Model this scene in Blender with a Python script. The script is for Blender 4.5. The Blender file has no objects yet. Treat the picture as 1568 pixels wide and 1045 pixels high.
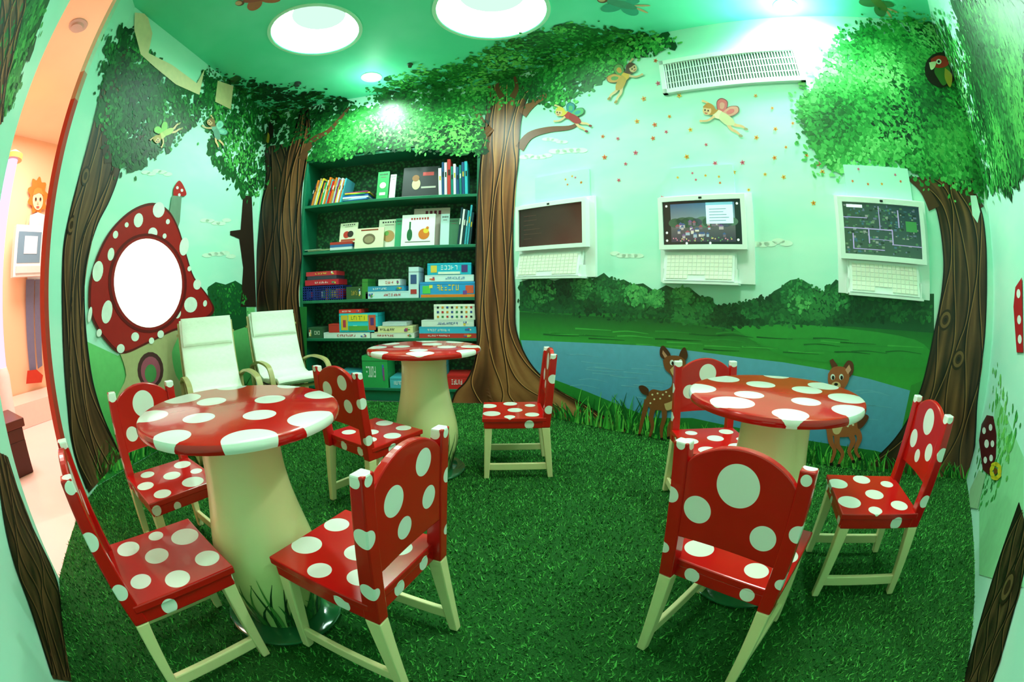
import bpy, bmesh, math, random
import numpy as np
from math import sin, cos, pi, sqrt, radians, atan2
from mathutils import Vector, Matrix, noise
from mathutils.geometry import tessellate_polygon
random.seed(7)

H = 2.60
EYE = 0.86
PITCH = radians(6.5)
PC, PS = cos(PITCH), sin(PITCH)

def lin(c, a=1.0):
    o = []
    for v in c[:3]:
        v = max(0, min(255, v)) / 255.0
        o.append(v / 12.92 if v <= 0.04045 else ((v + 0.055) / 1.055) ** 2.4)
    return (o[0], o[1], o[2], a)

# ------------------------------------------------------------------ room plan
E = Vector((0.04, -0.66)); C = Vector((2.45, 0.963)); B = Vector((-0.172, 3.225))
A = Vector((-2.24, 3.225)); F = Vector((-2.09, 1.09)); D1 = Vector((-1.95, 0.85)); D2 = Vector((-1.54, 0.417))
ROOM = [E, C, B, A, F, D1, D2]
CEN = Vector((0, 1.3))
class Wall:
    def __init__(s, n, p0, p1):
        s.n = n; s.p0 = p0; s.p1 = p1
        s.t = (p1 - p0).normalized(); s.L = (p1 - p0).length
        nn = Vector((-s.t.y, s.t.x))
        if nn.dot(CEN - p0) < 0: nn = -nn
        s.nrm = nn
    def pt(s, a, z, off=0.0):
        p = s.p0 + s.t * a + s.nrm * off
        return Vector((p.x, p.y, z))
# (a runs left -> right as seen from inside)
W = {}
for n, p0, p1 in [('wall_back', A, B), ('wall_right_back', B, C), ('wall_right', C, E),
                  ('wall_left', F, A), ('wall_door_jamb', D1, F), ('wall_front_left', E, D2)]:
    W[n] = Wall(n, p0, p1)
WM = W['wall_right_back']; WB = W['wall_back']; WL = W['wall_left']

# surveyed bearings: photograph measurements -> bearing from the survey point
def ray(px, py):
    u = (px - 784.0) / 653.3; v = (522.4 - py) / 653.3
    q = u * u + v * v; k = sqrt(max(0, 1 - q / 4))
    x, y, z = u * k, v * k, 1 - q / 2
    return Vector((x, z * PC + y * PS, y * PC - z * PS))

def wall_hit(px, py, force=None, clamp=True):
    d = ray(px, py); d2 = Vector((d.x, d.y)); best = None
    for w in ([force] if force else W.values()):
        den = d2.dot(w.nrm)
        if abs(den) < 1e-6: continue
        t = w.p0.dot(w.nrm) / den
        if t <= 0: continue
        a = (d2 * t - w.p0).dot(w.t)
        if force is None and not (-0.02 <= a <= w.L + 0.02): continue
        if best is None or t < best[0]: best = (t, w, a, EYE + d.z * t)
    if best is None: return None
    t, w, a, z = best
    if clamp:
        z = max(0.004, min(H - 0.004, z)); a = max(0.002, min(w.L - 0.002, a))
    return w, a, z

def surf_hit(px, py):
    r = wall_hit(px, py, None, False)
    d = ray(px, py)
    if r is None or r[2] > H:
        t = (H - EYE) / max(1e-4, d.z)
        return Vector((d.x * t, d.y * t, H)), Vector((0, 0, -1)), Vector((1, 0, 0))
    w, a, z = r
    if z < 0: z = 0.01
    return w.pt(a, z), Vector((w.nrm.x, w.nrm.y, 0)), Vector((w.t.x, w.t.y, 0))

# ------------------------------------------------------------------ materials
def new_mat(name):
    m = bpy.data.materials.new(name); m.use_nodes = True
    nt = m.node_tree
    return m, nt, nt.nodes['Principled BSDF']

def simple(name, col, rough=0.5, metal=0.0, noise_amt=0.08, scale=12, coat=0.0, spec=0.5, emit=0, bump=0.0):
    m, nt, p = new_mat(name)
    c = lin(col)
    tc = nt.nodes.new('ShaderNodeTexCoord'); no = nt.nodes.new('ShaderNodeTexNoise')
    no.inputs['Scale'].default_value = scale; no.inputs['Detail'].default_value = 4
    nt.links.new(tc.outputs['Object'], no.inputs['Vector'])
    mr = nt.nodes.new('ShaderNodeMapRange')
    mr.inputs['To Min'].default_value = 1 - noise_amt; mr.inputs['To Max'].default_value = 1 + noise_amt
    nt.links.new(no.outputs['Fac'], mr.inputs['Value'])
    vm = nt.nodes.new('ShaderNodeVectorMath'); vm.operation = 'SCALE'
    vm.inputs[0].default_value = c[:3]
    nt.links.new(mr.outputs['Result'], vm.inputs['Scale'])
    nt.links.new(vm.outputs[0], p.inputs['Base Color'])
    p.inputs['Roughness'].default_value = rough; p.inputs['Metallic'].default_value = metal
    p.inputs['Coat Weight'].default_value = coat
    p.inputs['Specular IOR Level'].default_value = spec
    if bump:
        bp = nt.nodes.new('ShaderNodeBump'); bp.inputs['Strength'].default_value = bump; bp.inputs['Distance'].default_value = 0.01
        nt.links.new(no.outputs['Fac'], bp.inputs['Height']); nt.links.new(bp.outputs[0], p.inputs['Normal'])
    if emit:
        p.inputs['Emission Color'].default_value = c; p.inputs['Emission Strength'].default_value = emit
    return m

def attr_mat(name, rough=0.5, emit=0.0, var=0.12, scale=25, spec=0.4):
    m, nt, p = new_mat(name)
    at = nt.nodes.new('ShaderNodeAttribute'); at.attribute_name = 'Col'
    tc = nt.nodes.new('ShaderNodeTexCoord'); no = nt.nodes.new('ShaderNodeTexNoise')
    no.inputs['Scale'].default_value = scale; no.inputs['Detail'].default_value = 5
    nt.links.new(tc.outputs['Object'], no.inputs['Vector'])
    mr = nt.nodes.new('ShaderNodeMapRange')
    mr.inputs['To Min'].default_value = 1 - var; mr.inputs['To Max'].default_value = 1 + var
    nt.links.new(no.outputs['Fac'], mr.inputs['Value'])
    vm = nt.nodes.new('ShaderNodeVectorMath'); vm.operation = 'SCALE'
    nt.links.new(at.outputs['Color'], vm.inputs[0]); nt.links.new(mr.outputs['Result'], vm.inputs['Scale'])
    nt.links.new(vm.outputs[0], p.inputs['Base Color'])
    p.inputs['Roughness'].default_value = rough; p.inputs['Specular IOR Level'].default_value = spec
    if emit:
        nt.links.new(vm.outputs[0], p.inputs['Emission Color']); p.inputs['Emission Strength'].default_value = emit
    return m

MURAL = attr_mat('mural_paint', 0.42)
PRINT = attr_mat('printed_card', 0.35, var=0.04)
SCREEN = attr_mat('screen_pixels_and_reflection', 0.15, emit=0.3, var=0.05)

def dots_mat(name, spheres, red=(224, 18, 16), rough=0.22):
    m, nt, p = new_mat(name)
    tc = nt.nodes.new('ShaderNodeTexCoord'); last = None
    for (x, y, z, r) in spheres:
        d = nt.nodes.new('ShaderNodeVectorMath'); d.operation = 'DISTANCE'
        nt.links.new(tc.outputs['Object'], d.inputs[0]); d.inputs[1].default_value = (x, y, z)
        s = nt.nodes.new('ShaderNodeMath'); s.operation = 'SUBTRACT'; s.inputs[1].default_value = r
        nt.links.new(d.outputs['Value'], s.inputs[0])
        if last is None: last = s
        else:
            mn = nt.nodes.new('ShaderNodeMath'); mn.operation = 'MINIMUM'
            nt.links.new(last.outputs[0], mn.inputs[0]); nt.links.new(s.outputs[0], mn.inputs[1]); last = mn
    lt = nt.nodes.new('ShaderNodeMath'); lt.operation = 'LESS_THAN'; lt.inputs[1].default_value = 0
    nt.links.new(last.outputs[0], lt.inputs[0])
    no = nt.nodes.new('ShaderNodeTexNoise'); no.inputs['Scale'].default_value = 9; no.inputs['Detail'].default_value = 6
    nt.links.new(tc.outputs['Object'], no.inputs['Vector'])
    rr = nt.nodes.new('ShaderNodeMix'); rr.data_type = 'RGBA'
    rr.inputs['A'].default_value = lin(red); rr.inputs['B'].default_value = lin((red[0] * .85, red[1] * .7, red[2] * .7))
    nt.links.new(no.outputs['Fac'], rr.inputs['Factor'])
    mx = nt.nodes.new('ShaderNodeMix'); mx.data_type = 'RGBA'
    nt.links.new(lt.outputs[0], mx.inputs['Factor'])
    nt.links.new(rr.outputs['Result'], mx.inputs['A']); mx.inputs['B'].default_value = lin((248, 246, 240))
    nt.links.new(mx.outputs['Result'], p.inputs['Base Color'])
    p.inputs['Roughness'].default_value = rough; p.inputs['Coat Weight'].default_value = 0.3
    return m

# ------------------------------------------------------------------ mesh builder
class MB:
    def __init__(s): s.v = []; s.f = []; s.c = []; s.m = []; s.M = Matrix()
    def face(s, pts, col=(255, 255, 255), mat=0, cols=None):
        i = len(s.v); s.v += [tuple(s.M @ Vector(p)) for p in pts]
        s.f.append(tuple(range(i, i + len(pts)))); s.m.append(mat)
        s.c.append([lin(c) for c in cols] if cols else [lin(col)] * len(pts))
    def mesh(s, verts, faces, col=(255, 255, 255), mat=0):
        i = len(s.v); s.v += [tuple(s.M @ Vector(p)) for p in verts]
        lc = lin(col)
        for f in faces:
            s.f.append(tuple(i + k for k in f)); s.m.append(mat); s.c.append([lc] * len(f))
    def box(s, c, size, col=(255, 255, 255), mat=0, rot=None):
        hx, hy, hz = size[0] / 2, size[1] / 2, size[2] / 2; c = Vector(c)
        vs = [Vector((x, y, z)) for x in (-hx, hx) for y in (-hy, hy) for z in (-hz, hz)]
        if rot is not None: vs = [rot @ v for v in vs]
        s.mesh([c + v for v in vs], [(0, 1, 3, 2), (4, 6, 7, 5), (0, 4, 5, 1), (2, 3, 7, 6), (0, 2, 6, 4), (1, 5, 7, 3)], col, mat)
    def post(s, p0, p1, w0, w1, col=(255,)*3, mat=0):
        vs = []
        for p, w in ((p0, w0), (p1, w1)):
            for sx, sy in ((-1, -1), (1, -1), (1, 1), (-1, 1)): vs.append((p[0] + sx * w[0], p[1] + sy * w[1], p[2]))
        s.mesh(vs, [(3, 2, 1, 0), (4, 5, 6, 7), (0, 1, 5, 4), (1, 2, 6, 5), (2, 3, 7, 6), (3, 0, 4, 7)], col, mat)
    def revolve(s, prof, n=48, col=(255,)*3, mat=0, cap=True, center=(0, 0)):
        vs = []; fs = []
        for (r, z) in prof:
            for i in range(n): vs.append((center[0] + r * cos(2 * pi * i / n), center[1] + r * sin(2 * pi * i / n), z))
        for j in range(len(prof) - 1):
            for i in range(n):
                k = (i + 1) % n; fs.append((j * n + i, j * n + k, (j + 1) * n + k, (j + 1) * n + i))
        if cap: fs.append(tuple(range(n))[::-1]); fs.append(tuple((len(prof) - 1) * n + i for i in range(n)))
        s.mesh(vs, fs, col, mat)
    def sweep(s, path, w, t, col=(255,)*3, mat=0, rnd=0.0, tmod=None):
        n = len(path); P = [Vector(p) for p in path]; sec = []
        if rnd:
            for k in range(16):
                a = 2 * pi * k / 16; cx = cos(a); cz = sin(a)
                sx = (abs(cx) ** 0.35) * (1 if cx > 0 else -1); sz = (abs(cz) ** 0.6) * (1 if cz > 0 else -1)
                sec.append((sx, sz))
        else: sec = [(-1, -1), (1, -1), (1, 1), (-1, 1)]
        m = len(sec); vs = []; fs = []
        for i in range(n):
            d = (P[min(i + 1, n - 1)] - P[max(i - 1, 0)]).normalized()
            nn = Vector((0, -d.z, d.y)); tt = t * (tmod(i / (n - 1)) if tmod else 1)
            for (a, b) in sec: vs.append(P[i] + Vector((a * w / 2, 0, 0)) + nn * b * tt / 2)
        for i in range(n - 1):
            for k in range(m):
                l = (k + 1) % m; fs.append((i * m + k, i * m + l, (i + 1) * m + l, (i + 1) * m + k))
        fs.append(tuple(range(m))[::-1]); fs.append(tuple((n - 1) * m + k for k in range(m)))
        s.mesh(vs, fs, col, mat)
    def build(s, name, mats, parent=None, smooth=False, bevel=0.0, data_only=False):
        me = bpy.data.meshes.new(name); me.from_pydata(s.v, [], s.f)
        for m in mats: me.materials.append(m)
        me.polygons.foreach_set('material_index', s.m)
        ca = me.color_attributes.new('Col', 'FLOAT_COLOR', 'CORNER')
        flat = [x for f in s.c for c in f for x in c]
        ca.data.foreach_set('color', flat)
        if smooth:
            me.polygons.foreach_set('use_smooth', [True] * len(me.polygons))
        me.update()
        if data_only: return me
        o = bpy.data.objects.new(name, me); bpy.context.scene.collection.objects.link(o)
        if parent: o.parent = parent
        if smooth:
            try: me.set_sharp_from_angle(angle=radians(40))
            except Exception: pass
        if bevel:
            b = o.modifiers.new('bevel', 'BEVEL'); b.width = bevel; b.segments = 2; b.limit_method = 'ANGLE'
        return o

def recenter(o):
    vs = [v.co for v in o.data.vertices]
    c = sum(vs, Vector()) / len(vs); o.data.transform(Matrix.Translation(-c)); o.location = c
    return o

def catmull(pts, n=6):
    P = [Vector(p) for p in pts]; out = []
    for i in range(len(P) - 1):
        p0 = P[max(i - 1, 0)]; p1 = P[i]; p2 = P[i + 1]; p3 = P[min(i + 2, len(P) - 1)]
        for k in range(n):
            t = k / n
            out.append(0.5 * ((2 * p1) + (p2 - p0) * t + (2 * p0 - 5 * p1 + 4 * p2 - p3) * t * t + (3 * p1 - p0 - 3 * p2 + p3) * t ** 3))
    out.append(P[-1]); return out

# ------------------------------------------------------------------ mural painting helper
class Paint(MB):
    def P(s, x, y, layer, wall=None):
        w, a, z = wall_hit(x, y, wall)
        return w.pt(a, z, 0.0012 + 0.0007 * layer)
    def poly(s, pts, col, layer=1, wall=None, step=10, col2=None, smooth=False):
        if smooth:
            q = [(p[0], p[1], 0) for p in pts]; q = q + [q[0]]
            pts = [(p.x, p.y) for p in catmull(q, 5)][:-1]
        out = []
        n = len(pts)
        for i in range(n):
            a, b = pts[i], pts[(i + 1) % n]
            k = max(1, int(math.hypot(b[0] - a[0], b[1] - a[1]) / step))
            for j in range(k): out.append((a[0] + (b[0] - a[0]) * j / k, a[1] + (b[1] - a[1]) * j / k))
        if wall is None:
            cx = sum(p[0] for p in out) / len(out); cy = sum(p[1] for p in out) / len(out)
            r = wall_hit(cx, cy)
            if r: wall = r[0]
        v2 = []; v3 = []
        for p in out:
            w, a, z = wall_hit(p[0], p[1], wall); v2.append(Vector((a, z, 0))); v3.append(w.pt(a, z, 0.0012 + 0.0007 * layer))
        tris = tessellate_polygon([v2])
        c1 = lin(col); i0 = len(s.v); s.v += [tuple(v) for v in v3]
        if col2:
            zs = [v.z for v in v3]; z0, z1 = min(zs), max(zs); c2 = lin(col2)
            vc = [tuple(c2[k] + (c1[k] - c2[k]) * (v.z - z0) / max(1e-4, z1 - z0) for k in range(4)) for v in v3]
        else: vc = [c1] * len(v3)
        for t in tris:
            s.f.append(tuple(i0 + k for k in t)); s.m.append(0); s.c.append([vc[k] for k in t])
    def ell(s, cx, cy, rx, ry, col, layer=2, rot=0, wall=None, n=18):
        pts = []
        for i in range(n):
            a = 2 * pi * i / n; x = rx * cos(a); y = ry * sin(a)
            pts.append((cx + x * cos(rot) - y * sin(rot), cy + x * sin(rot) + y * cos(rot)))
        s.poly(pts, col, layer, wall, step=100)
    def ribbon(s, pts, w0, w1, col, layer=2, wall=None):
        q = [(p.x, p.y) for p in catmull([(p[0], p[1], 0) for p in pts], 5)]
        L = []; R = []; n = len(q)
        for i, p in enumerate(q):
            a = q[max(0, i - 1)]; b = q[min(n - 1, i + 1)]
            dx, dy = b[0] - a[0], b[1] - a[1]; l = math.hypot(dx, dy) or 1
            w = (w0 + (w1 - w0) * i / (n - 1)) / 2
            L.append((p[0] - dy / l * w, p[1] + dx / l * w)); R.append((p[0] + dy / l * w, p[1] - dx / l * w))
        for i in range(n - 1):
            s.face([s.P(*L[i], layer, wall), s.P(*L[i + 1], layer, wall), s.P(*R[i + 1], layer, wall), s.P(*R[i], layer, wall)], col)
    def trunk(s, left, right, dark, mid, light, layer=3, M=26, seed=0, wall=None):
        l = catmull([(p[0], p[1], 0) for p in left], 6); r = catmull([(p[0], p[1], 0) for p in right], 6)
        def resamp(c, n):
            out = []
            for i in range(n):
                t = i / (n - 1) * (len(c) - 1); k = min(int(t), len(c) - 2); out.append(c[k].lerp(c[k + 1], t - k))
            return out
        N = 54; l = resamp(l, N); r = resamp(r, N); grid = []; cg = []
        for i in range(N):
            row = []; cr = []
            for j in range(M + 1):
                f = j / M
                p = l[i].lerp(r[i], f); row.append(s.P(p.x, p.y, layer, wall))
                v = noise.noise(Vector((f * 9 + seed, i * 0.09 + 0.6 * sin(f * 7 + seed), seed * 1.7)))
                v2 = noise.noise(Vector((f * 22, i * 0.16, seed + 5)))
                t = 0.5 + 0.75 * v + 0.35 * v2 - 0.45 * abs(f - 0.5) ** 2 * 4 * 0.6
                t = max(0, min(1, t))
                if t < .5: c = [dark[k] + (mid[k] - dark[k]) * t * 2 for k in range(3)]
                else: c = [mid[k] + (light[k] - mid[k]) * (t - .5) * 2 for k in range(3)]
                cr.append(c)
            grid.append(row); cg.append(cr)
        for i in range(N - 1):
            for j in range(M):
                s.face([grid[i][j], grid[i][j + 1], grid[i + 1][j + 1], grid[i + 1][j]], cols=[cg[i][j], cg[i][j + 1], cg[i + 1][j + 1], cg[i + 1][j]])
        for k in range(5):
            f = (k + .5) / 5; pts = []
            for i in range(0, N, 4):
                ff = f + 0.09 * sin(i * 0.25 + k * 2 + seed); p = l[i].lerp(r[i], ff); pts.append((p.x, p.y))
            s.ribbon(pts, 2.2, 1.2, [d * .55 for d in dark], layer + 1, wall)
            s.ribbon([(a + 2.0, b) for a, b in pts], 1.0, 1.0, [min(255, c * 1.15) for c in light], layer + 1, wall)
        s.ribbon([(p.x, p.y) for p in l[::4]], 1.5, 2.5, [d * .5 for d in dark], layer + 1, wall)
        s.ribbon([(p.x, p.y) for p in r[::4]], 1.5, 2.5, [d * .5 for d in dark], layer + 1, wall)
    def dabs(s, poly, n, size, cols, layer=5, edge=6, seed=0, cl=3.0):
        xs = [p[0] for p in poly]; ys = [p[1] for p in poly]
        def inside(x, y):
            c = False; j = len(poly) - 1
            for i in range(len(poly)):
                if (poly[i][1] > y) != (poly[j][1] > y) and x < (poly[j][0] - poly[i][0]) * (y - poly[i][1]) / (poly[j][1] - poly[i][1]) + poly[i][0]: c = not c
                j = i
            return c
        k = 0; tries = 0
        while k < n and tries < n * 12:
            tries += 1
            x = random.uniform(min(xs), max(xs)); y = random.uniform(min(ys), max(ys))
            if not inside(x, y): continue
            x += random.gauss(0, edge); y += random.gauss(0, edge)
            if not (-5 < x < 1575 and y > -40): continue
            p, nn, tt = surf_hit(x, y); up = nn.cross(tt)
            g = noise.noise(p * cl + Vector((seed, 0, 0))) * 1.1 + random.uniform(-.35, .35)
            q = max(0, min(0.999, 0.5 + g * 0.75)) * (len(cols) - 1); qi = int(q); qf = q - qi
            c = [cols[qi][m] + (cols[qi + 1][m] - cols[qi][m]) * qf for m in range(3)]
            sz = random.uniform(*size); a = random.uniform(0, 2 * pi); el = random.uniform(.4, .75)
            off = 0.0012 + 0.0007 * layer + random.uniform(0, 0.0008)
            pts = []
            for (ax, ay) in ((-1, 0), (-.45, el), (.45, el * .9), (1, 0), (.45, -el), (-.45, -el * .9)):
                X = (ax * cos(a) - ay * sin(a)) * sz; Y = (ax * sin(a) + ay * cos(a)) * sz
                pts.append(p + tt * X + up * Y + nn * off)
            if p.z < H - 0.001:
                if max(q_.z for q_ in pts) > H - .002:
                    pts = [Vector((q_.x, q_.y, min(q_.z, H - .002))) for q_ in pts]
            s.face(pts, c); k += 1

# ------------------------------------------------------------------ shell
def sky_paint(name, base, alt):
    m, nt, p = new_mat(name)
    tc = nt.nodes.new('ShaderNodeTexCoord'); no = nt.nodes.new('ShaderNodeTexNoise')
    mp = nt.nodes.new('ShaderNodeMapping'); mp.inputs['Scale'].default_value = (1, 1, 2.6)
    nt.links.new(tc.outputs['Object'], mp.inputs['Vector']); nt.links.new(mp.outputs[0], no.inputs['Vector'])
    no.inputs['Scale'].default_value = 1.6; no.inputs['Detail'].default_value = 3
    cr = nt.nodes.new('ShaderNodeValToRGB'); cr.color_ramp.elements[0].color = lin(base); cr.color_ramp.elements[1].color = lin(alt)
    cr.color_ramp.elements[0].position = .42; cr.color_ramp.elements[1].position = .72
    nt.links.new(no.outputs['Fac'], cr.inputs[0]); nt.links.new(cr.outputs[0], p.inputs['Base Color'])
    p.inputs['Roughness'].default_value = 0.5; p.inputs['Specular IOR Level'].default_value = 0.3
    return m
WALLM = sky_paint('wall_sky_paint', (186, 241, 220), (210, 247, 228))
CEILM = sky_paint('ceiling_green_paint', (100, 234, 186), (132, 242, 204))
PEACH = simple('hallway_peach_paint', (250, 200, 160), 0.6, noise_amt=.05, scale=2)
PINKF = simple('hallway_pink_floor', (248, 214, 208), 0.35, noise_amt=.05, scale=2)

def wall_obj(w, name, a0=0, a1=None, holes=None, TH=.07):
    mb = MB(); a1 = w.L if a1 is None else a1
    def blk(x0, x1, z0, z1):
        c0 = w.pt(x0, z0); c1 = w.pt(x1, z0); o = -Vector((w.nrm.x, w.nrm.y, 0)) * TH; u = Vector((0, 0, z1 - z0))
        vs = [c0, c1, c1 + o, c0 + o, c0 + u, c1 + u, c1 + o + u, c0 + o + u]
        mb.mesh(vs, [(0, 1, 2, 3), (4, 5, 6, 7), (0, 1, 5, 4), (1, 2, 6, 5), (2, 3, 7, 6), (3, 0, 4, 7)])
    if holes:
        x0, x1, zt = holes; blk(a0, x0, 0, H); blk(x1, a1, 0, H); blk(x0, x1, zt, H)
    else: blk(a0, a1, 0, H)
    return mb.build(name, [WALLM])
SX0, SX1, SZ = -1.775, -0.24, 2.06     # bookcase niche
walls = {}
for n, w in W.items():
    walls[n] = wall_obj(w, n, holes=(SX0 - A.x, SX1 - A.x, SZ) if n == 'wall_back' else None, TH=.02 if n == 'wall_door_jamb' else .05)

def flat_poly(name, pts, z, mat, holes=(), col=(255,)*3):
    loops = [[Vector((p[0], p[1], 0)) for p in pts]] + [[Vector((c[0] + c[2] * cos(2 * pi * i / 40), c[1] + c[2] * sin(2 * pi * i / 40), 0)) for i in range(40)] for c in holes]
    tris = tessellate_polygon(loops); vs = [Vector((v.x, v.y, z)) for l in loops for v in l]
    mb = MB(); mb.mesh(vs, [tuple(t) for t in tris]); return mb.build(name, [mat])
RECESS = [(-1.254, 2.096, .30), (-0.124, 2.135, .33), (0.45, 0.95, .30)]  # last dome is out of view, added to light the foreground
DOWN = [(-1.094, 2.89, .065), (1.56, 1.58, .065)]
ceil = flat_poly('ceiling', ROOM, H, CEILM, RECESS + DOWN)
hall = [D2, D1, F, A, Vector((-4.5, 3.2)), Vector((-4.5, -1.3)), Vector((-1.5, -1.3))]
flat_poly('ceiling_hallway', hall, H, simple('hallway_ceiling_paint', (252, 222, 190), .6, scale=2))
flat_poly('floor_hallway', hall, -0.002, PINKF)
for nm, p, q in (('wall_hallway_left', (-4.5, -1.3), (-4.5, 3.2)), ('wall_hallway_back', (-4.5, 3.2), (-2.24, 3.2)), ('wall_hallway_front', (-4.5, -1.3), (-1.5, -1.3)), ('wall_hallway_right', (-1.5, -1.3), (-1.5, 0.33))):
    mb = MB(); mb.face([(p[0], p[1], 0), (q[0], q[1], 0), (q[0], q[1], H), (p[0], p[1], H)]); mb.build(nm, [PEACH])

# floor : artificial grass
def turf_mat(name, c0, c1, island=False):
    m, nt, p = new_mat(name)
    tc = nt.nodes.new('ShaderNodeTexCoord'); no = nt.nodes.new('ShaderNodeTexNoise')
    no.inputs['Scale'].default_value = 260 if not island else 5; no.inputs['Detail'].default_value = 6; no.inputs['Roughness'].default_value = .7
    nt.links.new(tc.outputs['Object'], no.inputs['Vector'])
    cr = nt.nodes.new('ShaderNodeValToRGB'); cr.color_ramp.elements[0].color = lin(c0); cr.color_ramp.elements[1].color = lin(c1)
    cr.color_ramp.elements[0].position = .32; cr.color_ramp.elements[1].position = .7
    if island:
        g = nt.nodes.new('ShaderNodeNewGeometry'); ad = nt.nodes.new('ShaderNodeMath'); ad.operation = 'MULTIPLY_ADD'
        ad.inputs[1].default_value = .55; nt.links.new(g.outputs['Random Per Island'], ad.inputs[0])
        h = nt.nodes.new('ShaderNodeMath'); h.operation = 'MULTIPLY'; h.inputs[1].default_value = .5
        nt.links.new(no.outputs['Fac'], h.inputs[0]); nt.links.new(h.outputs[0], ad.inputs[2]); nt.links.new(ad.outputs[0], cr.inputs[0])
    else:
        nt.links.new(no.outputs['Fac'], cr.inputs[0])
        bp = nt.nodes.new('ShaderNodeBump'); bp.inputs['Strength'].default_value = .9; bp.inputs['Distance'].default_value = .01
        nt.links.new(no.outputs['Fac'], bp.inputs['Height']); nt.links.new(bp.outputs[0], p.inputs['Normal'])
    nt.links.new(cr.outputs[0], p.inputs['Base Color'])
    p.inputs['Roughness'].default_value = .75; p.inputs['Specular IOR Level'].default_value = .25
    return m
floor = flat_poly('floor', ROOM, 0.0, turf_mat('turf_base', (12, 64, 18), (50, 134, 48)))
rng = np.random.default_rng(3)
NB = 150000
xy = np.column_stack([rng.uniform(-2.24, 2.45, NB * 2), rng.uniform(-.66, 3.23, NB * 2)])
def inpoly(pts, poly):
    c = np.zeros(len(pts), bool); j = len(poly) - 1
    for i in range(len(poly)):
        yi, yj, xi, xj = poly[i].y, poly[j].y, poly[i].x, poly[j].x
        cond = ((yi > pts[:, 1]) != (yj > pts[:, 1])) & (pts[:, 0] < (xj - xi) * (pts[:, 1] - yi) / (yj - yi + 1e-12) + xi)
        c ^= cond; j = i
    return c
xy = xy[inpoly(xy, ROOM)][:NB]; n = len(xy)
ang = rng.uniform(0, 2 * pi, n); wd = rng.uniform(.0018, .0035, n); ht = rng.uniform(.006, .013, n); lean = rng.normal(0, .006, (n, 2))
v = np.zeros((n, 3, 3))
v[:, 0, 0] = xy[:, 0] - np.cos(ang) * wd; v[:, 0, 1] = xy[:, 1] - np.sin(ang) * wd
v[:, 1, 0] = xy[:, 0] + np.cos(ang) * wd; v[:, 1, 1] = xy[:, 1] + np.sin(ang) * wd
v[:, 2, 0] = xy[:, 0] + lean[:, 0]; v[:, 2, 1] = xy[:, 1] + lean[:, 1]; v[:, 2, 2] = ht
me = bpy.data.meshes.new('grass_pile'); me.vertices.add(n * 3); me.vertices.foreach_set('co', v.reshape(-1))
me.loops.add(n * 3); me.loops.foreach_set('vertex_index', np.arange(n * 3))
me.polygons.add(n); me.polygons.foreach_set('loop_start', np.arange(0, n * 3, 3)); me.update(calc_edges=True)
me.materials.append(turf_mat('turf_blades', (20, 84, 28), (90, 184, 78), True))
o = bpy.data.objects.new('grass_pile', me); bpy.context.scene.collection.objects.link(o); o.parent = floor

# ------------------------------------------------------------------ lights
def emis(name, col, st):
    m, nt, p = new_mat(name); nt.nodes.remove(p); e = nt.nodes.new('ShaderNodeEmission')
    e.inputs[0].default_value = (*col, 1); e.inputs[1].default_value = st
    nt.links.new(e.outputs[0], nt.nodes['Material Output'].inputs[0]); return m
RIM = simple('recess_glow_tinted_plaster', (205, 252, 222), .5, noise_amt=.02)  # green glow of the domes tinted into the plaster colour
for i, (x, y, r) in enumerate(RECESS):
    mb = MB(); col = (.62, 1.0, .80) if i < 2 else (1, .97, .90)  # neutral colour for the added unseen dome
    nseg = 48
    for (r0, z0, r1, z1, m) in ((r * 1.0, H + .0, r * 1.0, H + .09, 0), (r, H + .09, r * .62, H + .15, 1), (r + .024, H - .008, r, H - .008, 0), (r + .024, H, r + .024, H - .008, 0)):
        vs = []; fs = []
        for k in range(nseg):
            a = 2 * pi * k / nseg; vs += [(x + r0 * cos(a), y + r0 * sin(a), z0), (x + r1 * cos(a), y + r1 * sin(a), z1)]
        for k in range(nseg): l = (k + 1) % nseg; fs.append((2 * k, 2 * l, 2 * l + 1, 2 * k + 1))
        mb.mesh(vs, fs, mat=m)
    mb.mesh([(x + r * .62 * cos(2 * pi * k / nseg), y + r * .62 * sin(2 * pi * k / nseg), H + .15) for k in range(nseg)], [tuple(range(nseg))], mat=2)
    st = 15 if i < 2 else 14
    mb.build('recessed_ceiling_light', [RIM, emis('recess_cove_glow', col, st), emis('recess_diffuser_glow', (.36, .52, .44), 1.05) if i < 2 else emis('recess_diffuser_glow', col, 14)], smooth=False)
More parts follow.
